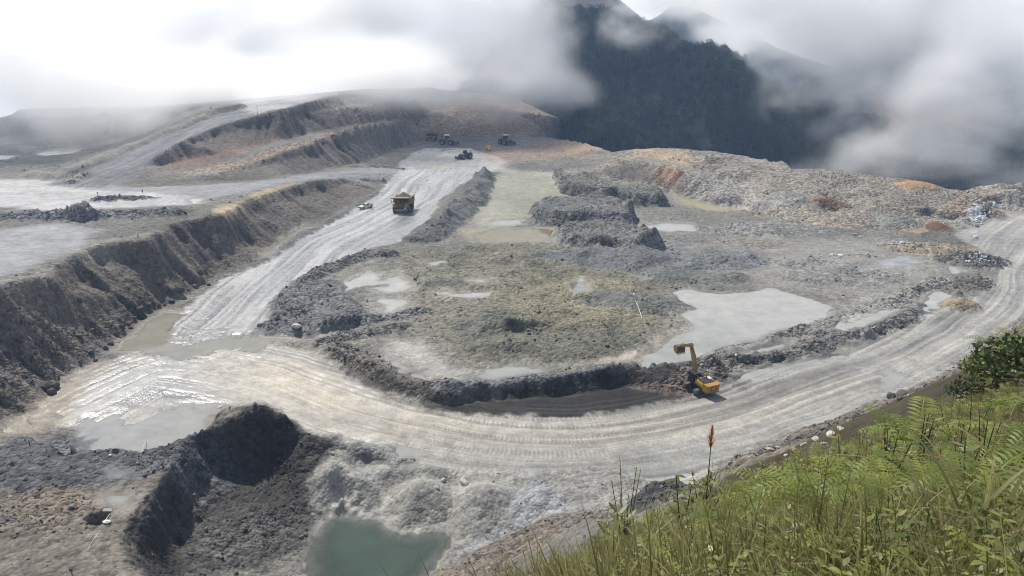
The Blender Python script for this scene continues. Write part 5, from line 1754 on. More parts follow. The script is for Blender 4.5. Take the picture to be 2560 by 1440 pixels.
def shrub(px, py, h, n_stem, leafy, label, group=None, lw=.045, ll=.16, mat=None, spread=.25):
    q = hit(px, py)
    e = bpy.data.objects.new('shrub', None)
    COL.objects.link(e)
    e.location = (q[0], q[1], gz(q[0], q[1])[0])
    for k in range(n_stem):
        a = rng.uniform(0, 6.28)
        tipv = np.array([math.cos(a) * spread * rng.uniform(.2, 1), math.sin(a) * spread * rng.uniform(.2, 1), h * rng.uniform(.75, 1.1)])
        bm = bmesh.new()
        v = Vector(tipv)
        bmesh.ops.create_cone(bm, segments=5, radius1=.012, radius2=.004, depth=v.length, cap_ends=True, matrix=Matrix.Translation(v / 2) @ v.to_track_quat('Z', 'Y').to_matrix().to_4x4())
        me = bpy.data.meshes.new('stem')
        bm.to_mesh(me)
        bm.free()
        me.materials.append(M_STEM if leafy > 4 else M_STEM_DARK)
        st = link('stem', me, e)
        V, F, T = [], [], []
        for j in range(leafy):
            t = .25 + .75 * (j + .5) / leafy
            leaf(V, F, T, tipv * t, j * 2.4 + rng.uniform(-.5, .5), ll * rng.uniform(.7, 1.2) * (1.2 - .5 * t), lw * rng.uniform(.8, 1.2), rng.uniform(-.2, .7), rng.random())
        if V:
            link('leaves', mesh_from('leaves', np.array(V), np.array(F), [mat or M_BROAD], False, dict(tone=np.array(T))), st)
    tag(e, label, 'shrub', group)
shrub(1748, 1320, 1.0, 4, 14, 'yellow green leafy shrub behind the brown plume')
shrub(1505, 1425, .6, 3, 11, 'broad leaved plant at the lower edge of the bank', lw=.07, ll=.24)
shrub(1560, 1435, .6, 3, 10, 'broad leaved plant beside another at the lower edge', lw=.06, ll=.22)
shrub(1470, 1410, 1.5, 6, 26, 'tall feathery light green shrub over the black gravel heap', lw=.02, ll=.07, spread=.5)
shrub(1560, 1390, 1.5, 6, 26, 'feathery light green shrub leaning over the bank lip', lw=.02, ll=.07, spread=.5)
shrub(1420, 1440, 1.2, 5, 22, 'feathery green shrub at the end of the bank lip', lw=.02, ll=.07, spread=.4)
SG = 'leafy shrubs in the grass of the bank'
for px, py in ((2330,1130),(2365,1080),(2420,1120),(2460,1180),(2520,1260),(2280,1240),(2200,1290),(2100,1290),(2400,1330),(2000,1180),(1900,1270),(2340,1020),(2300,1050),(2480,990),(2540,960),(1640,1390),(1700,1400),(2230,1080),(1620,1345)):
    shrub(px, py, rng.uniform(.5, .95), int(rng.integers(2, 5)), int(rng.integers(9, 16)), 'leafy shrub with yellow green leaves in the grass of the bank', SG, lw=.05, ll=.17)
DG = 'dead dark stems standing in the grass'
for px, py in ((2385,1220),(2400,1260),(2440,1230),(2050,1290),(2330,1120),(1745,1385),(2150,1150),(2210,1190),(2480,1160)):
    shrub(px, py, rng.uniform(.45, .75), 3, 5, 'dead dark bare stems standing in the grass of the bank', DG, lw=.03, ll=.07, mat=M_GRASS_DRY, spread=.2)

def tall_blade_clump(px, py, label, n=7, L=1.0, wid=.028, group=None):
    q = hit(px, py)
    e = bpy.data.objects.new('tall_grass', None)
    COL.objects.link(e)
    e.location = (q[0], q[1], gz(q[0], q[1])[0])
    for k in range(n):
        V, F, T = [], [], []
        blade(V, F, T, (rng.normal() * .08, rng.normal() * .08, -.05), rng.uniform(0, 6.28), L * rng.uniform(.6, 1.1), wid * rng.uniform(.7, 1.2), rng.uniform(.4, 1.8), rng.uniform(.15, .8), 8, rng.uniform(.05, .4))
        link('blade', mesh_from('blade', np.array(V), np.array(F), [M_GRASS], True, dict(tone=np.array(T))), e)
    tag(e, label, 'grass', group)
TG = 'clumps of long broad grass blades close to the camera'
for px, py in ((2480,1440),(2540,1400),(2400,1470),(2330,1480),(2520,1490),(2440,1500)):
    tall_blade_clump(px, py, 'clump of long broad grass blades rising above the bank grass', group=TG)

def plume(px, py):
    q = hit(px, py)
    e = bpy.data.objects.new('plume_grass', None)
    COL.objects.link(e)
    e.location = (q[0], q[1], gz(q[0], q[1])[0])
    bm = bmesh.new()
    bmesh.ops.create_cone(bm, segments=6, radius1=.009, radius2=.006, depth=1.4, cap_ends=True, matrix=Matrix.Translation((0, 0, .7)))
    me = bpy.data.meshes.new('stem')
    bm.to_mesh(me)
    bm.free()
    me.materials.append(M_STEM)
    link('stem', me, e)
    V, F, T = [], [], []
    for k in range(150):
        t = rng.random()
        a = rng.uniform(0, 6.28)
        blade(V, F, T, (0, 0, 1.3 + t * .36), a, .14 * (1.2 - t), .011, .4, 1, 2, rng.uniform(.15, .5))
    link('plume', mesh_from('plume', np.array(V), np.array(F), [M_PLUME], True, dict(tone=np.array(T))), e)
    tag(e, 'tall grass stalk with an orange brown seed plume', 'grass')
plume(1757, 1345)

M_BUSH = leaf_mat('bush_leaf', (.03, .05, .016), (.06, .085, .024), (.12, .15, .035), .5, .3)
def bush(px, py, s, label, seed):
    tm, cm = tree_meshes(seed, M_BUSH, h=2.6, w=2.6, n=900, ls=.22)
    q = hit(px, py)
    e = bpy.data.objects.new('bush', None)
    COL.objects.link(e)
    e.location = (q[0], q[1], gz(q[0], q[1])[0] - .3)
    e.scale = (s, s, s * .8)
    link('trunk', tm, e)
    link('crown', cm, e)
    tag(e, label, 'bush')
bush(2480, 985, .95, 'dark dense bush over the hollow at the top of the bank', 981)
bush(2550, 995, 1.05, 'dark dense bush behind the large hanging fern', 982)
bush(2430, 1005, .6, 'small dark bush at the edge of the soil bank', 983)

# ------------------------------------------------------------------ machines
M_YELLOW = plain_mat('machine_yellow', (.40, .215, .04), .5, var=.25, scale=1.2)
M_YDUST = plain_mat('dusty_yellow_paint', (.30, .215, .10), .7, var=.35, scale=.9)
M_BLACK = plain_mat('black_steel', (.022, .022, .024), .55, var=.3)
M_TYRE = plain_mat('tyre_rubber', (.035, .033, .031), .85, var=.35)
M_RIM = plain_mat('wheel_rim', (.25, .2, .12), .6, var=.3)
M_GLASS = plain_mat('cab_glass', (.02, .026, .032), .08, var=.1, spec=.7)
M_WHITE = plain_mat('white_paint', (.72, .72, .7), .45, var=.12)
M_CREAM = plain_mat('mud_splashed_white_paint', (.6, .58, .5), .55, var=.25, scale=2.5)
M_GREYM = plain_mat('dull_steel', (.2, .2, .19), .5, var=.3)
M_CHROME = plain_mat('cylinder_rod', (.6, .6, .6), .25, metal=.9, var=.05)
M_LAMP = plain_mat('lamp_glass', (.85, .85, .82), .15, var=.05)
M_ORANGE = plain_mat('orange_paint', (.75, .30, .04), .5, var=.15)
M_LETTER = plain_mat('white_lettering', (.8, .8, .78), .5, var=.03)
M_ORE = plain_mat('brown_ore', (.16, .12, .09), .95, var=.4, scale=1.2, spec=.1, bump=.9)
M_MUDST = plain_mat('muddy_track_steel', (.13, .12, .105), .8, var=.4, scale=2)
M_DARKYEL = plain_mat('dusty_dark_paint', (.10, .095, .085), .7, var=.35)

class MB:
    def __init__(self):
        self.bm = bmesh.new()
    def box(self, c, s, rot=None, bev=.0, taper=None):
        m = Matrix.Translation(c) @ (Euler(rot).to_matrix().to_4x4() if rot else Matrix.Identity(4)) @ Matrix.Diagonal((*s, 1))
        r = bmesh.ops.create_cube(self.bm, size=1)
        vs = r['verts']
        if taper:
            for v in vs:
                if v.co.z > 0:
                    v.co.x *= taper[0]
                    v.co.y *= taper[1]
        bmesh.ops.transform(self.bm, matrix=m, verts=vs)
        if bev:
            es = list({e for v in vs for e in v.link_edges})
            bmesh.ops.bevel(self.bm, geom=es, offset=bev, segments=2, profile=.7, affect='EDGES')
        return self
    def cyl(self, p0, p1, r, r2=None, seg=12):
        p0, p1 = Vector(p0), Vector(p1)
        d = p1 - p0
        bmesh.ops.create_cone(self.bm, segments=seg, radius1=r, radius2=r if r2 is None else r2, depth=d.length, cap_ends=True,
                              matrix=Matrix.Translation((p0 + p1) / 2) @ d.to_track_quat('Z', 'Y').to_matrix().to_4x4())
        return self
    def prism(self, pts, y0, y1):      # outline in x/z pulled along y
        a = [self.bm.verts.new((x, y0, z)) for x, z in pts]
        b = [self.bm.verts.new((x, y1, z)) for x, z in pts]
        n = len(pts)
        self.bm.faces.new(a[::-1])
        self.bm.faces.new(b)
        for i in range(n):
            self.bm.faces.new((a[i], a[(i + 1) % n], b[(i + 1) % n], b[i]))
        return self
    def quad(self, *vs):
        self.bm.faces.new([self.bm.verts.new(v) for v in vs])
        return self
    def build(self, name, mat, parent, loc=None):
        bmesh.ops.recalc_face_normals(self.bm, faces=self.bm.faces)
        me = bpy.data.meshes.new(name)
        self.bm.to_mesh(me)
        self.bm.free()
        me.materials.append(mat)
        o = link(name, me, parent)
        if loc:
            o.location = loc
        return o

def wheel(parent, c, r, w, tread=16):
    """tyre with lugs and a dished rim, axle along y"""
    x, y, z = c
    m = MB().cyl((0, -w / 2, 0), (0, w / 2, 0), r * .94, seg=24)
    for k in range(tread):
        a = k * 2 * math.pi / tread
        m.box((math.cos(a) * r * .96, 0, math.sin(a) * r * .96), (.10 * r, w * .96, .16 * r), (0, -a, 0))
    t = m.build('wheel', M_TYRE, parent, c)
    s = 1 if y > 0 else -1
    MB().cyl((0, s * w * .42, 0), (0, s * w * .53, 0), r * .56, r * .5, 18).cyl((0, s * w * .5, 0), (0, s * w * .62, 0), r * .22, r * .2, 12).build('rim', M_RIM, t)
    return t

def machine(name, px, py, heading, label, cat, s=1.0, group=None):
    q = hit(px, py)
    e = bpy.data.objects.new(name, None)
    COL.objects.link(e)
    # stand on the ground: height and tilt from four points under it
    f = np.array([math.sin(heading), math.cos(heading)])
    l = np.array([-f[1], f[0]])
    P = np.array([q[:2] + f * 2.2 * s, q[:2] - f * 2.2 * s, q[:2] + l * 1.5 * s, q[:2] - l * 1.5 * s])
    z = gz(P[:, 0], P[:, 1])
    pitch = math.atan2(z[0] - z[1], 4.4 * s) * .6
    roll = math.atan2(z[2] - z[3], 3.0 * s) * .6
    e.rotation_euler = Euler((roll, -pitch, math.pi / 2 - heading), 'XYZ')
    e.location = (q[0], q[1], float(np.mean(z)) - .03)
    e.scale = (s, s, s)
    tag(e, label, cat, group)
    return e

def haul_truck(e, body_mat, cab_mat):
    """+x is forward; 11 m long, 6.6 m wide"""
    MB().box((-.6, -.75, 1.75), (9.2, .45, .9)).box((-.6, .75, 1.75), (9.2, .45, .9)).box((1.0, 0, 1.75), (.6, 2.0, .7)).box((-3.2, 0, 1.6), (1.0, 3.4, 1.0)).build('chassis', M_BLACK, e)
    MB().box((4.45, 0, 1.15), (.5, 5.2, .65), bev=.08).box((4.55, 0, .75), (.35, 2.6, .3)).build('bumper', M_YDUST, e)
    g = MB().box((4.25, 0, 2.55), (.45, 2.5, 1.9), bev=.06).build('grille', M_BLACK, e)
    for k in range(6):
        MB().box((4.50, 0, 1.85 + k * .27), (.06, 2.3, .07)).build('grille_bar', M_GREYM, g)
    for s in (-1, 1):
        MB().box((4.1, s * 2.15, 2.65), (.7, 1.5, 1.15), bev=.1).build('fender', M_YDUST, e)
        h = MB().box((4.5, s * 1.75, 2.45), (.12, .5, .34), bev=.04).build('headlight', M_BLACK, e)
        MB().cyl((4.55, s * 1.75, 2.45), (4.6, s * 1.75, 2.45), .13).build('lens', M_LAMP, h)
        h = MB().box((4.72, s * 1.0, .95), (.1, .3, .22)).build('headlight', M_BLACK, e)
        MB().cyl((4.76, s * 1.0, .95), (4.8, s * 1.0, .95), .1).build('lens', M_LAMP, h)
        st = MB().box((4.75, s * 1.45, 2.1), (.06, .06, 3.0), (0, -.18, 0)).box((4.75, s * 2.05, 2.1), (.06, .06, 3.0), (0, -.18, 0))
        st.build('stair', M_YDUST, e)
        for k in range(7):
            MB().box((5.0 - k * .08, s * 1.75, .75 + k * .42), (.2, .62, .05)).build('stair_tread', M_GREYM, e)
        MB().cyl((3.6, s * 3.35, 4.1), (4.1, s * 3.35, 4.1), .03).box((4.1, s * 3.38, 4.35), (.1, .3, .55)).build('mirror', M_BLACK, e)
    MB().box((3.0, 0, 3.32), (3.0, 6.3, .16)).build('deck', M_YDUST, e)
    rl = MB()
    for y in (-3.05, -1.9, -.6, .6, 3.05):
        rl.cyl((4.45, y, 3.4), (4.45, y, 4.45), .03, seg=6)
    rl.cyl((4.45, -3.05, 4.45), (4.45, 3.05, 4.45), .03, seg=6).cyl((4.45, -3.05, 3.95), (4.45, 3.05, 3.95), .03, seg=6)
    rl.build('handrail', M_YDUST, e)
    MB().box((2.9, -1.2, 4.2), (2.0, 1.9, 1.65), bev=.1).build('cab', cab_mat, e)
    c = MB().box((3.93, -1.2, 4.35), (.06, 1.65, .95)).box((2.9, -2.17, 4.35), (1.5, .05, .95)).box((2.9, -.23, 4.35), (1.5, .05, .95)).build('cab_window', M_GLASS, e)
    MB().box((3.0, 1.6, 3.95), (2.2, 2.2, 1.1), bev=.08).build('air_cabinet', M_BLACK, e)
    # dump body with canopy over the cab
    db = MB()
    prof = [(-5.6, 3.3), (-4.2, 2.15), (1.3, 2.75), (1.9, 5.0), (4.7, 5.35), (4.7, 5.6), (1.6, 5.35), (.95, 3.1), (-4.1, 2.5), (-5.4, 3.55)]
    db.prism(prof, -2.95, 2.95)
    for s in (-1, 1):
        side = [(-5.6, 3.3), (-4.2, 2.15), (1.3, 2.75), (1.9, 5.05), (-1.0, 5.0), (-5.7, 4.9)]
        db.prism(side, s * 2.95, s * 3.2)
    db.box((-1.9, 3.2, 5.0), (7.8, .3, .28)).box((-1.9, -3.2, 5.0), (7.8, .3, .28)).box((4.65, 0, 5.5), (.3, 6.7, .4))
    b = db.build('dump_body', body_mat, e)
    for s in (-1, 1):
        for k in range(6):
            MB().box((-4.6 + k * 1.15, s * 3.28, 3.85), (.22, .2, 2.2)).build('rib', body_mat, b)
    for s in (-1, 1):
        wheel(e, (3.1, s * 2.55, 1.35), 1.35, 1.0)
        wheel(e, (-2.7, s * 2.75, 1.35), 1.35, .9)
        wheel(e, (-2.7, s * 1.75, 1.35), 1.35, .9)
        MB().cyl((-1.0, s * .9, 1.6), (-.4, s * .95, 3.2), .18).cyl((-.4, s * .95, 3.2), (-.2, s * .97, 3.7), .11).build('hoist_cylinder', M_GREYM, e)
    MB().cyl((.6, -2.4, 1.5), (2.0, -2.4, 1.5), .6, seg=14).build('fuel_tank', M_YDUST, e)

t1 = machine('haul_truck', 1009, 527, R(180 + 5), 'loaded yellow mine haul truck driving down the wet road', 'haul truck', 1.03)
haul_truck(t1, M_YDUST, M_BLACK)
# its load: a heaped pile of broken rock
def ore_load(t):
    n = 26
    V, F = [], []
    r_ = np.random.default_rng(5)
    for i in range(n):
        for j in range(n):
            x = -5.0 + 6.6 * i / (n - 1)
            y = -2.9 + 5.8 * j / (n - 1)
            d = max(abs((x + 1.6) / 3.5), abs(y / 2.95))
            dd = math.hypot((x + 1.4) / 3.6, y / 3.0)
            z = 4.7 + 2.15 * max(0, 1 - dd) + r_.normal() * .08 - (.9 if d > .96 else 0)
            V.append((x, y, z))
    for i in range(n - 1):
        for j in range(n - 1):
            F.append((i * n + j, i * n + j + 1, (i + 1) * n + j + 1, (i + 1) * n + j))
    # closed underneath so that it is a body of rock
    me = mesh_from('ore_load', np.array(V), np.array(F)[:, ::-1], [M_ORE], False)
    bm = bmesh.new()
    bm.from_mesh(me)
    ret = bmesh.ops.extrude_face_region(bm, geom=list(bm.faces))
    vs = [g for g in ret['geom'] if isinstance(g, bmesh.types.BMVert)]
    for v in vs:
        v.co.z = 3.4 + (v.co.z - 4.7) * .02
    bmesh.ops.recalc_face_normals(bm, faces=bm.faces)
    bm.to_mesh(me)
    bm.free()
    o = link('ore_load', me)
    o.location, o.rotation_euler, o.scale = t.location, t.rotation_euler, t.scale
    tag(o, 'heaped pile of brown broken rock in the dump body of the haul truck', 'rock load')
ore_load(t1)
t2 = machine('haul_truck', 1080, 352, R(180 + 6), 'dark empty haul truck parked at the foot of the misty back wall', 'haul truck', .9)
haul_truck(t2, M_DARKYEL, M_DARKYEL)

def pickup(e):
    MB().prism([(-2.6, .5), (2.55, .5), (2.6, .95), (2.35, 1.08), (1.1, 1.15), (-2.6, 1.15)], -.9, .9).build('body', M_CREAM, e)
    MB().prism([(.95, 1.12), (.35, 1.78), (-.85, 1.8), (-1.0, 1.12)], -.78, .78).build('cab', M_CREAM, e)
    MB().quad((.97, -.7, 1.17), (.97, .7, 1.17), (.42, .64, 1.72), (.42, -.64, 1.72)).build('windshield', M_GLASS, e)
    for s in (-1, 1):
        MB().box((-.22, s * .785, 1.47), (1.05, .02, .42)).build('side_window', M_GLASS, e)
        MB().box((2.58, s * .65, .9), (.06, .36, .2), bev=.02).build('headlight', M_LAMP, e)
        MB().box((.9, s * 1.0, 1.25), (.12, .2, .16)).build('mirror', M_BLACK, e)
    MB().box((-1.8, 0, 1.18), (1.45, 1.6, .08)).build('load_bed', M_BLACK, e)
    MB().box((2.62, 0, .6), (.15, 1.75, .22), bev=.04).build('bumper', M_GREYM, e)
    MB().box((2.6, 0, .88), (.06, .85, .2)).build('grille', M_BLACK, e)
    MB().cyl((-1.05, -.7, 1.2), (-1.05, -.7, 1.95), .03, seg=6).cyl((-1.05, .7, 1.2), (-1.05, .7, 1.95), .03, seg=6).cyl((-1.05, -.7, 1.95), (-1.05, .7, 1.95), .03, seg=6).build('roll_bar', M_BLACK, e)
    MB().cyl((.0, -.6, 1.8), (.0, -.6, 3.6), .02, seg=5).build('whip_aerial', M_ORANGE, e)
    for x in (1.6, -1.6):
        for s in (-1, 1):
            wheel(e, (x, s * .82, .4), .4, .27, 12)
pk = machine('pickup_truck', 915, 521, R(180 + 42), 'mud splashed pale pickup truck driving beside the loaded haul truck', 'pickup', 1.12)
pickup(pk)

def excavator(e, track_rot):
    """upper body +x forward"""
    ca, sa = math.cos(track_rot), math.sin(track_rot)
    for s in (-1, 1):
        tr = MB()
        pts = [(-2.4, .05), (2.4, .05), (2.75, .35), (2.75, .75), (2.45, 1.02), (-2.45, 1.02), (-2.75, .75), (-2.75, .35)]
        tr.prism(pts, s * 1.0, s * 1.72)
        o = tr.build('track', M_MUDST, e)
        o.rotation_euler = (0, 0, track_rot)
        for k in range(22):
            x = -2.6 + k * .248
            sh = MB().box((x, s * 1.36, 1.05), (.2, .76, .06)).build('track_shoe', M_MUDST, o)
            sh = MB().box((x, s * 1.36, .03), (.2, .76, .06)).build('track_shoe', M_MUDST, o)
        MB().cyl((2.3, s * 1.0, .53), (2.3, s * 1.76, .53), .42, seg=14).build('idler', M_GREYM, o)
        MB().cyl((-2.3, s * 1.0, .53), (-2.3, s * 1.76, .53), .42, seg=14).build('sprocket', M_GREYM, o)
    MB().box((0, 0, .75), (2.6, 2.1, .5), (0, 0, track_rot), bev=.06).cyl((0, 0, .95), (0, 0, 1.3), .85, seg=20).build('undercarriage', M_BLACK, e)
    MB().box((-.55, 0, 1.5), (5.0, 3.1, .35), bev=.05).build('platform', M_BLACK, e)
    cw = MB()
    out = [(-3.75, -1.2), (-3.55, -1.55), (-2.5, -1.6), (-2.5, 1.6), (-3.55, 1.55), (-3.75, 1.2)]
    a = [cw.bm.verts.new((x, y, 1.3)) for x, y in out]
    b = [cw.bm.verts.new((x, y, 2.75)) for x, y in out]
    cw.bm.faces.new(a[::-1])
    cw.bm.faces.new(b)
    for i in range(6):
        cw.bm.faces.new((a[i], a[(i + 1) % 6], b[(i + 1) % 6], b[i]))
    c = cw.build('counterweight', M_YELLOW, e)
    MB().box((-3.78, 0, 2.12), (.04, 1.35, .62)).build('name_panel', M_BLACK, c)
    fc = bpy.data.curves.new('lettering', 'FONT')
    fc.body = 'CAT'
    fc.size = .62
    fc.extrude = .012
    fc.offset = .012
    fc.align_x = 'CENTER'
    fc.align_y = 'CENTER'
    fc.materials.append(M_LETTER)
    ft = bpy.data.objects.new('lettering_text', fc)
    fo = link('lettering', bpy.data.meshes.new_from_object(ft), c)
    bpy.data.objects.remove(ft)
    fo.rotation_euler = (math.pi / 2, 0, -math.pi / 2)
    fo.location = (-3.82, 0, 2.12)
    MB().box((-1.3, 0, 2.1), (2.4, 3.0, .95), bev=.05).build('engine_housing', M_YELLOW, e)
    MB().box((-1.7, .1, 2.68), (1.9, 2.3, .26), bev=.06).build('engine_hood', M_BLACK, e)
    MB().box((-1.2, -.9, 2.75), (.8, .7, .2)).build('hood_vent', M_WHITE, e)
    MB().cyl((-1.0, -.4, 2.7), (-1.0, -.4, 3.4), .09).build('exhaust', M_BLACK, e)
    MB().box((1.0, 1.05, 2.45), (1.75, 1.0, 1.65), bev=.08).build('cab', M_BLACK, e)
    MB().box((1.0, 1.57, 2.65), (1.4, .03, 1.0)).box((1.89, 1.05, 2.6), (.03, .85, 1.15)).box((.11, 1.05, 2.75), (.03, .8, .7)).build('cab_window', M_GLASS, e)
    MB().box((.9, -1.15, 2.0), (1.7, .8, .75), bev=.05).build('tool_box', M_BLACK, e)
    hr = MB()
    for (x, y) in ((-2.3, -1.45), (-.2, -1.45), (.2, -1.5), (-2.3, 1.45), (-.4, 1.45), (1.7, -1.5)):
        hr.cyl((x, y, 1.7), (x, y, 3.3), .03, seg=6)
    hr.cyl((-2.3, -1.45, 3.3), (1.7, -1.5, 3.3), .03, seg=6).cyl((-2.3, 1.45, 3.3), (-.4, 1.45, 3.3), .03, seg=6)
    hr.build('handrail', M_BLACK, e)
    MB().box((-1.4, 1.5, 2.3), (1.6, .05, .3)).build('side_stripe', plain_mat('yellow_stripe', (.7, .6, .05), .5, var=.1), e)
    # boom, stick and bucket
    def arm(name, pts, w, mat, par):
        return MB().prism(pts, -w / 2, w / 2).build(name, mat, par)
    bo = arm('boom', [(1.3, 1.75), (1.75, 1.5), (2.5, 3.6), (3.3, 5.3), (4.25, 7.0), (3.95, 7.2), (2.75, 5.75), (1.9, 4.3)], .62, M_YDUST, e)
    for s in (-1, 1):
        MB().cyl((2.0, s * .45, 1.6), (2.35, s * .45, 3.2), .12, seg=10).build('boom_cylinder', M_YELLOW, e)
        MB().cyl((2.35, s * .45, 3.2), (2.75, s * .45, 4.5), .07, seg=8).build('cylinder_rod', M_CHROME, e)
    st = arm('stick', [(3.55, 7.35), (4.05, 7.75), (4.4, 7.55), (7.0, 5.9), (6.85, 5.6), (4.2, 6.85)], .45, M_YDUST, e)
    MB().cyl((2.95, 0, 6.2), (3.75, 0, 7.4), .11, seg=10).build('stick_cylinder', M_YELLOW, e)
    bu = MB()
    prof = [(6.75, 5.75), (7.25, 5.95), (7.75, 5.6), (7.85, 5.0), (7.5, 4.45), (7.0, 4.25), (6.6, 4.3), (6.95, 4.4), (7.4, 4.6), (7.68, 5.05), (7.6, 5.5), (7.2, 5.75)]
    bu.prism(prof, -.95, .95)
    side = [(6.75, 5.75), (7.25, 5.95), (7.75, 5.6), (7.85, 5.0), (7.5, 4.45), (7.0, 4.25), (6.6, 4.3)]
    bu.prism(side, -1.0, -.93).prism(side, .93, 1.0)
    b = bu.build('bucket', M_YDUST, e)
    for k in range(6):
        MB().box((6.45, -.85 + k * .34, 4.25), (.42, .12, .09), (0, -.15, 0)).build('tooth', M_GREYM, b)
    MB().box((6.6, 0, 6.05), (.9, .12, .14), (0, .7, 0)).build('bucket_link', M_BLACK, e)
ex = machine('excavator', 1748, 972, R(-27), 'yellow tracked excavator with raised bucket beside the stony heap', 'excavator', 1.0)
excavator(ex, R(-85))

def loader(e, roof=True, blade=False):
    """articulated wheel loader, +x forward"""
    MB().box((-1.9, 0, 1.75), (3.6, 2.0, 1.1), bev=.12).build('rear_frame', M_DARKYEL, e)
    MB().box((-2.3, 0, 2.55), (2.4, 1.7, .7), bev=.12).build('engine_hood', M_DARKYEL, e)
    MB().box((1.5, 0, 1.5), (2.2, 1.4, 1.0), bev=.1).build('front_frame', M_BLACK, e)
    MB().box((-.1, 0, 3.3), (1.5, 1.6, 1.7), bev=.08).build('cab', M_BLACK, e)
    MB().box((.67, 0, 3.45), (.04, 1.35, 1.1)).box((-.1, -.82, 3.45), (1.15, .04, 1.0)).box((-.1, .82, 3.45), (1.15, .04, 1.0)).build('cab_window', M_GLASS, e)
    if roof:
        MB().box((-.1, 0, 4.32), (2.3, 2.2, .2), bev=.06).build('cab_roof', M_WHITE, e)
    for s in (-1, 1):
        wheel(e, (1.75, s * 1.5, 1.15), 1.15, .9)
        wheel(e, (-2.0, s * 1.5, 1.15), 1.15, .9)
        MB().prism([(1.3, 2.2), (1.7, 2.5), (4.2, 1.0), (4.1, .6)], s * .75 - .12, s * .75 + .12).build('lift_arm', M_DARKYEL, e)
        MB().cyl((1.2, s * .55, 1.4), (2.9, s * .6, 1.5), .11).build('lift_cylinder', M_GREYM, e)
    if blade:
        MB().prism([(4.2, .1), (4.5, .15), (4.35, .8), (4.6, 1.5), (4.3, 1.5), (4.05, .8)], -2.3, 2.3).build('blade', M_DARKYEL, e)
    else:
        bk = MB().prism([(3.9, .3), (5.4, .12), (5.4, .22), (4.2, .5), (4.1, 1.2), (4.6, 1.75), (4.5, 1.85), (3.85, 1.3)], -1.9, 1.9)
        side = [(3.9, .3), (5.4, .12), (4.6, 1.75), (3.85, 1.3)]
        bk.prism(side, -1.95, -1.87).prism(side, 1.87, 1.95)
        bk.build('bucket', M_DARKYEL, e)
    MB().cyl((-2.6, .4, 2.8), (-2.6, .4, 3.8), .09).build('exhaust', M_BLACK, e)
l1 = machine('wheel_loader', 1118, 362, R(98), 'dark wheel loader with a white roof standing beside the parked dark truck', 'loader', 1.35)
loader(l1)
l2 = machine('wheel_loader', 1264, 362, R(145), 'wheel loader with a white roof at the misty end of the pit floor', 'loader', 1.35)
loader(l2)
l3 = machine('wheel_dozer', 1163, 397, R(240), 'dark wheel dozer with a wide blade crossing the pale mud', 'dozer', 1.1)
loader(l3, roof=False, blade=True)

def light_plant(e):
    MB().box((0, 0, 1.1), (2.6, 1.5, 1.1), bev=.1).build('engine_box', M_ORANGE, e)
    MB().prism([(-1.2, 1.6), (1.2, 1.6), (.6, 2.4), (-.4, 2.4)], -.65, .65).build('hood', M_ORANGE, e)
    MB().box((.3, -.78, 1.15), (.8, .04, .6)).build('door', M_BLACK, e)
    MB().cyl((1.1, 0, .6), (2.3, 0, .5), .06).build('tow_bar', M_BLACK, e)
    for s in (-1, 1):
        wheel(e, (-.2, s * .85, .42), .42, .25, 12)
op = machine('site_generator', 1221, 377, R(150), 'small orange generator trailer on the brown ground at the pit end', 'generator', 1.25)
light_plant(op)

# ------------------------------------------------------------------ small things: marker posts, boards, a sack, sticks and hoses
M_POST = plain_mat('post_wood', (.12, .1, .08), .9)
M_BOARD = plain_mat('faded_board', (.1, .085, .07), .8)
def post(px, py, hgt, label, board=None, r=.06, mat=None):
    q = hit(px, py)
    e = bpy.data.objects.new('marker_post', None)
    COL.objects.link(e)
    e.location = (q[0], q[1], gz(q[0], q[1])[0] - .1)
    MB().cyl((0, 0, 0), (rng.normal() * .04, rng.normal() * .04, hgt), r, seg=6).build('pole', mat or M_POST, e)
    if board:
        MB().box((0, -.07, hgt - board[1] / 2), (board[0], .03, board[1])).build('board', M_BOARD, e)
    tag(e, label, 'post')
post(246, 497, 1.8, 'dark marker post at the end of the black traffic berm', (.35, .5))
post(357, 484, 1.4, 'dark marker post on the terrace road behind the black berm', (.45, .7))
post(182, 447, 1.4, 'short dark post on the terrace road beside the brown berm', (.35, .5))
post(196, 441, 3.6, 'tall thin pole at the foot of the ramp')
post(209, 431, 2.6, 'dark board on a post above the brown traffic berm', (.8, 1.0))
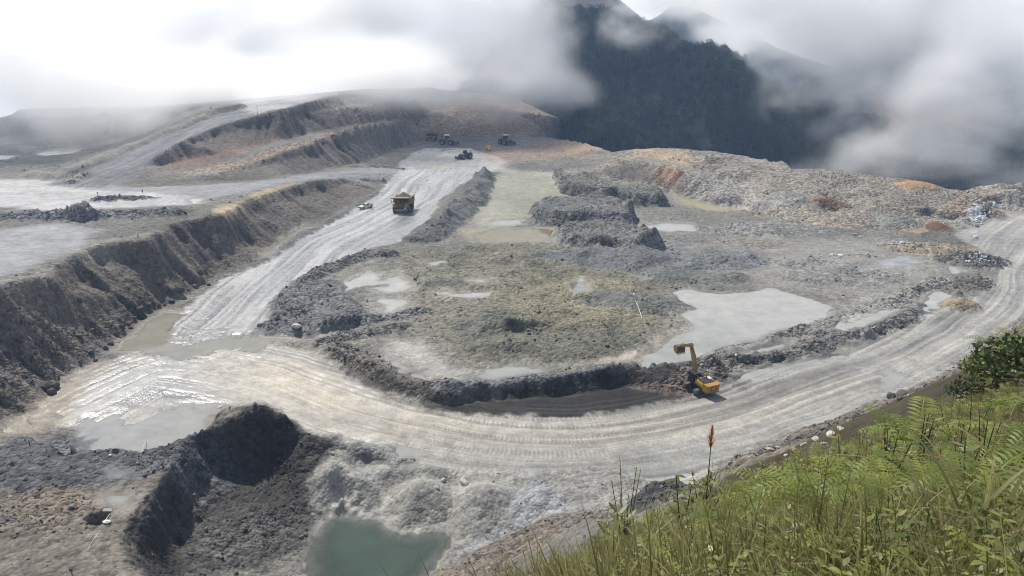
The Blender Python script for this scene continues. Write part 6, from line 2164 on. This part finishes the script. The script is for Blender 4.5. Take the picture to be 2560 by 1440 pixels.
post(644, 287, 4.5, 'tall pale pole on the edge of the ramp crest', r=.09, mat=M_GREYM)
post(528, 280, 2.0, 'short dark post on the ramp safety berm', (.6, .7))
post(408, 1180, 1.0, 'small dark sign board on a post on the bench near the cliff edge', (.35, .32))
post(181, 1440, 1.0, 'small brown sign board on a post on the bare bench', (.4, .35))
post(74, 1112, 1.0, 'thin stake in the dark gravel of the bench')
post(949, 441, 2.0, 'thin post at the tip of the lower bench')

def stick(pts, r, name, label, mat, cat='stick'):
    P = [hit(*p) for p in pts]
    z = gz([p[0] for p in P], [p[1] for p in P])
    V = [Vector((p[0], p[1], zz + r * 1.5)) for p, zz in zip(P, z)]
    m = MB()
    for a, b in zip(V[:-1], V[1:]):
        m.cyl(a, b, r, seg=6)
    o = m.build(name, mat, None)
    tag(o, label, cat)
M_PIPE = plain_mat('pale_pipe', (.5, .48, .42), .6)
stick([(1583,735),(1590,755),(1597,775),(1605,797)], .09, 'hose', 'pale hose lying on the dark mound beside the large pond', M_PIPE, 'hose')
stick([(287,1265),(275,1285),(263,1304)], .05, 'stick', 'thin pale stick lying beside the bench puddle', M_PIPE)
stick([(365,1102),(355,1130),(342,1160)], .04, 'stick', 'thin pale stick lying on the bench below the dark gravel', M_PIPE)
stick([(245,1335),(232,1360),(220,1382)], .04, 'stick', 'thin stick lying on the bare bench below the hole', M_PIPE)
def sack():
    q = hit(268, 1309)
    bm = bmesh.new()
    bmesh.ops.create_icosphere(bm, subdivisions=3, radius=.5)
    for v in bm.verts:
        n = .12 * math.sin(v.co.x * 9) * math.cos(v.co.y * 7) + .05 * math.sin(v.co.z * 15)
        v.co = Vector((v.co.x * 1.3 * (1 + n), v.co.y * .9 * (1 + n), max(-.2, v.co.z * .55) + n * .2))
    me = bpy.data.meshes.new('sack')
    bm.to_mesh(me)
    bm.free()
    me.materials.append(M_WHITE)
    o = link('sack', me)
    o.scale = (.75, .75, .75)
    o.location = (q[0], q[1], gz(q[0], q[1])[0] + .12)
    tag(o, 'crumpled white sack lying next to the dark hole in the bench', 'sack')
sack()
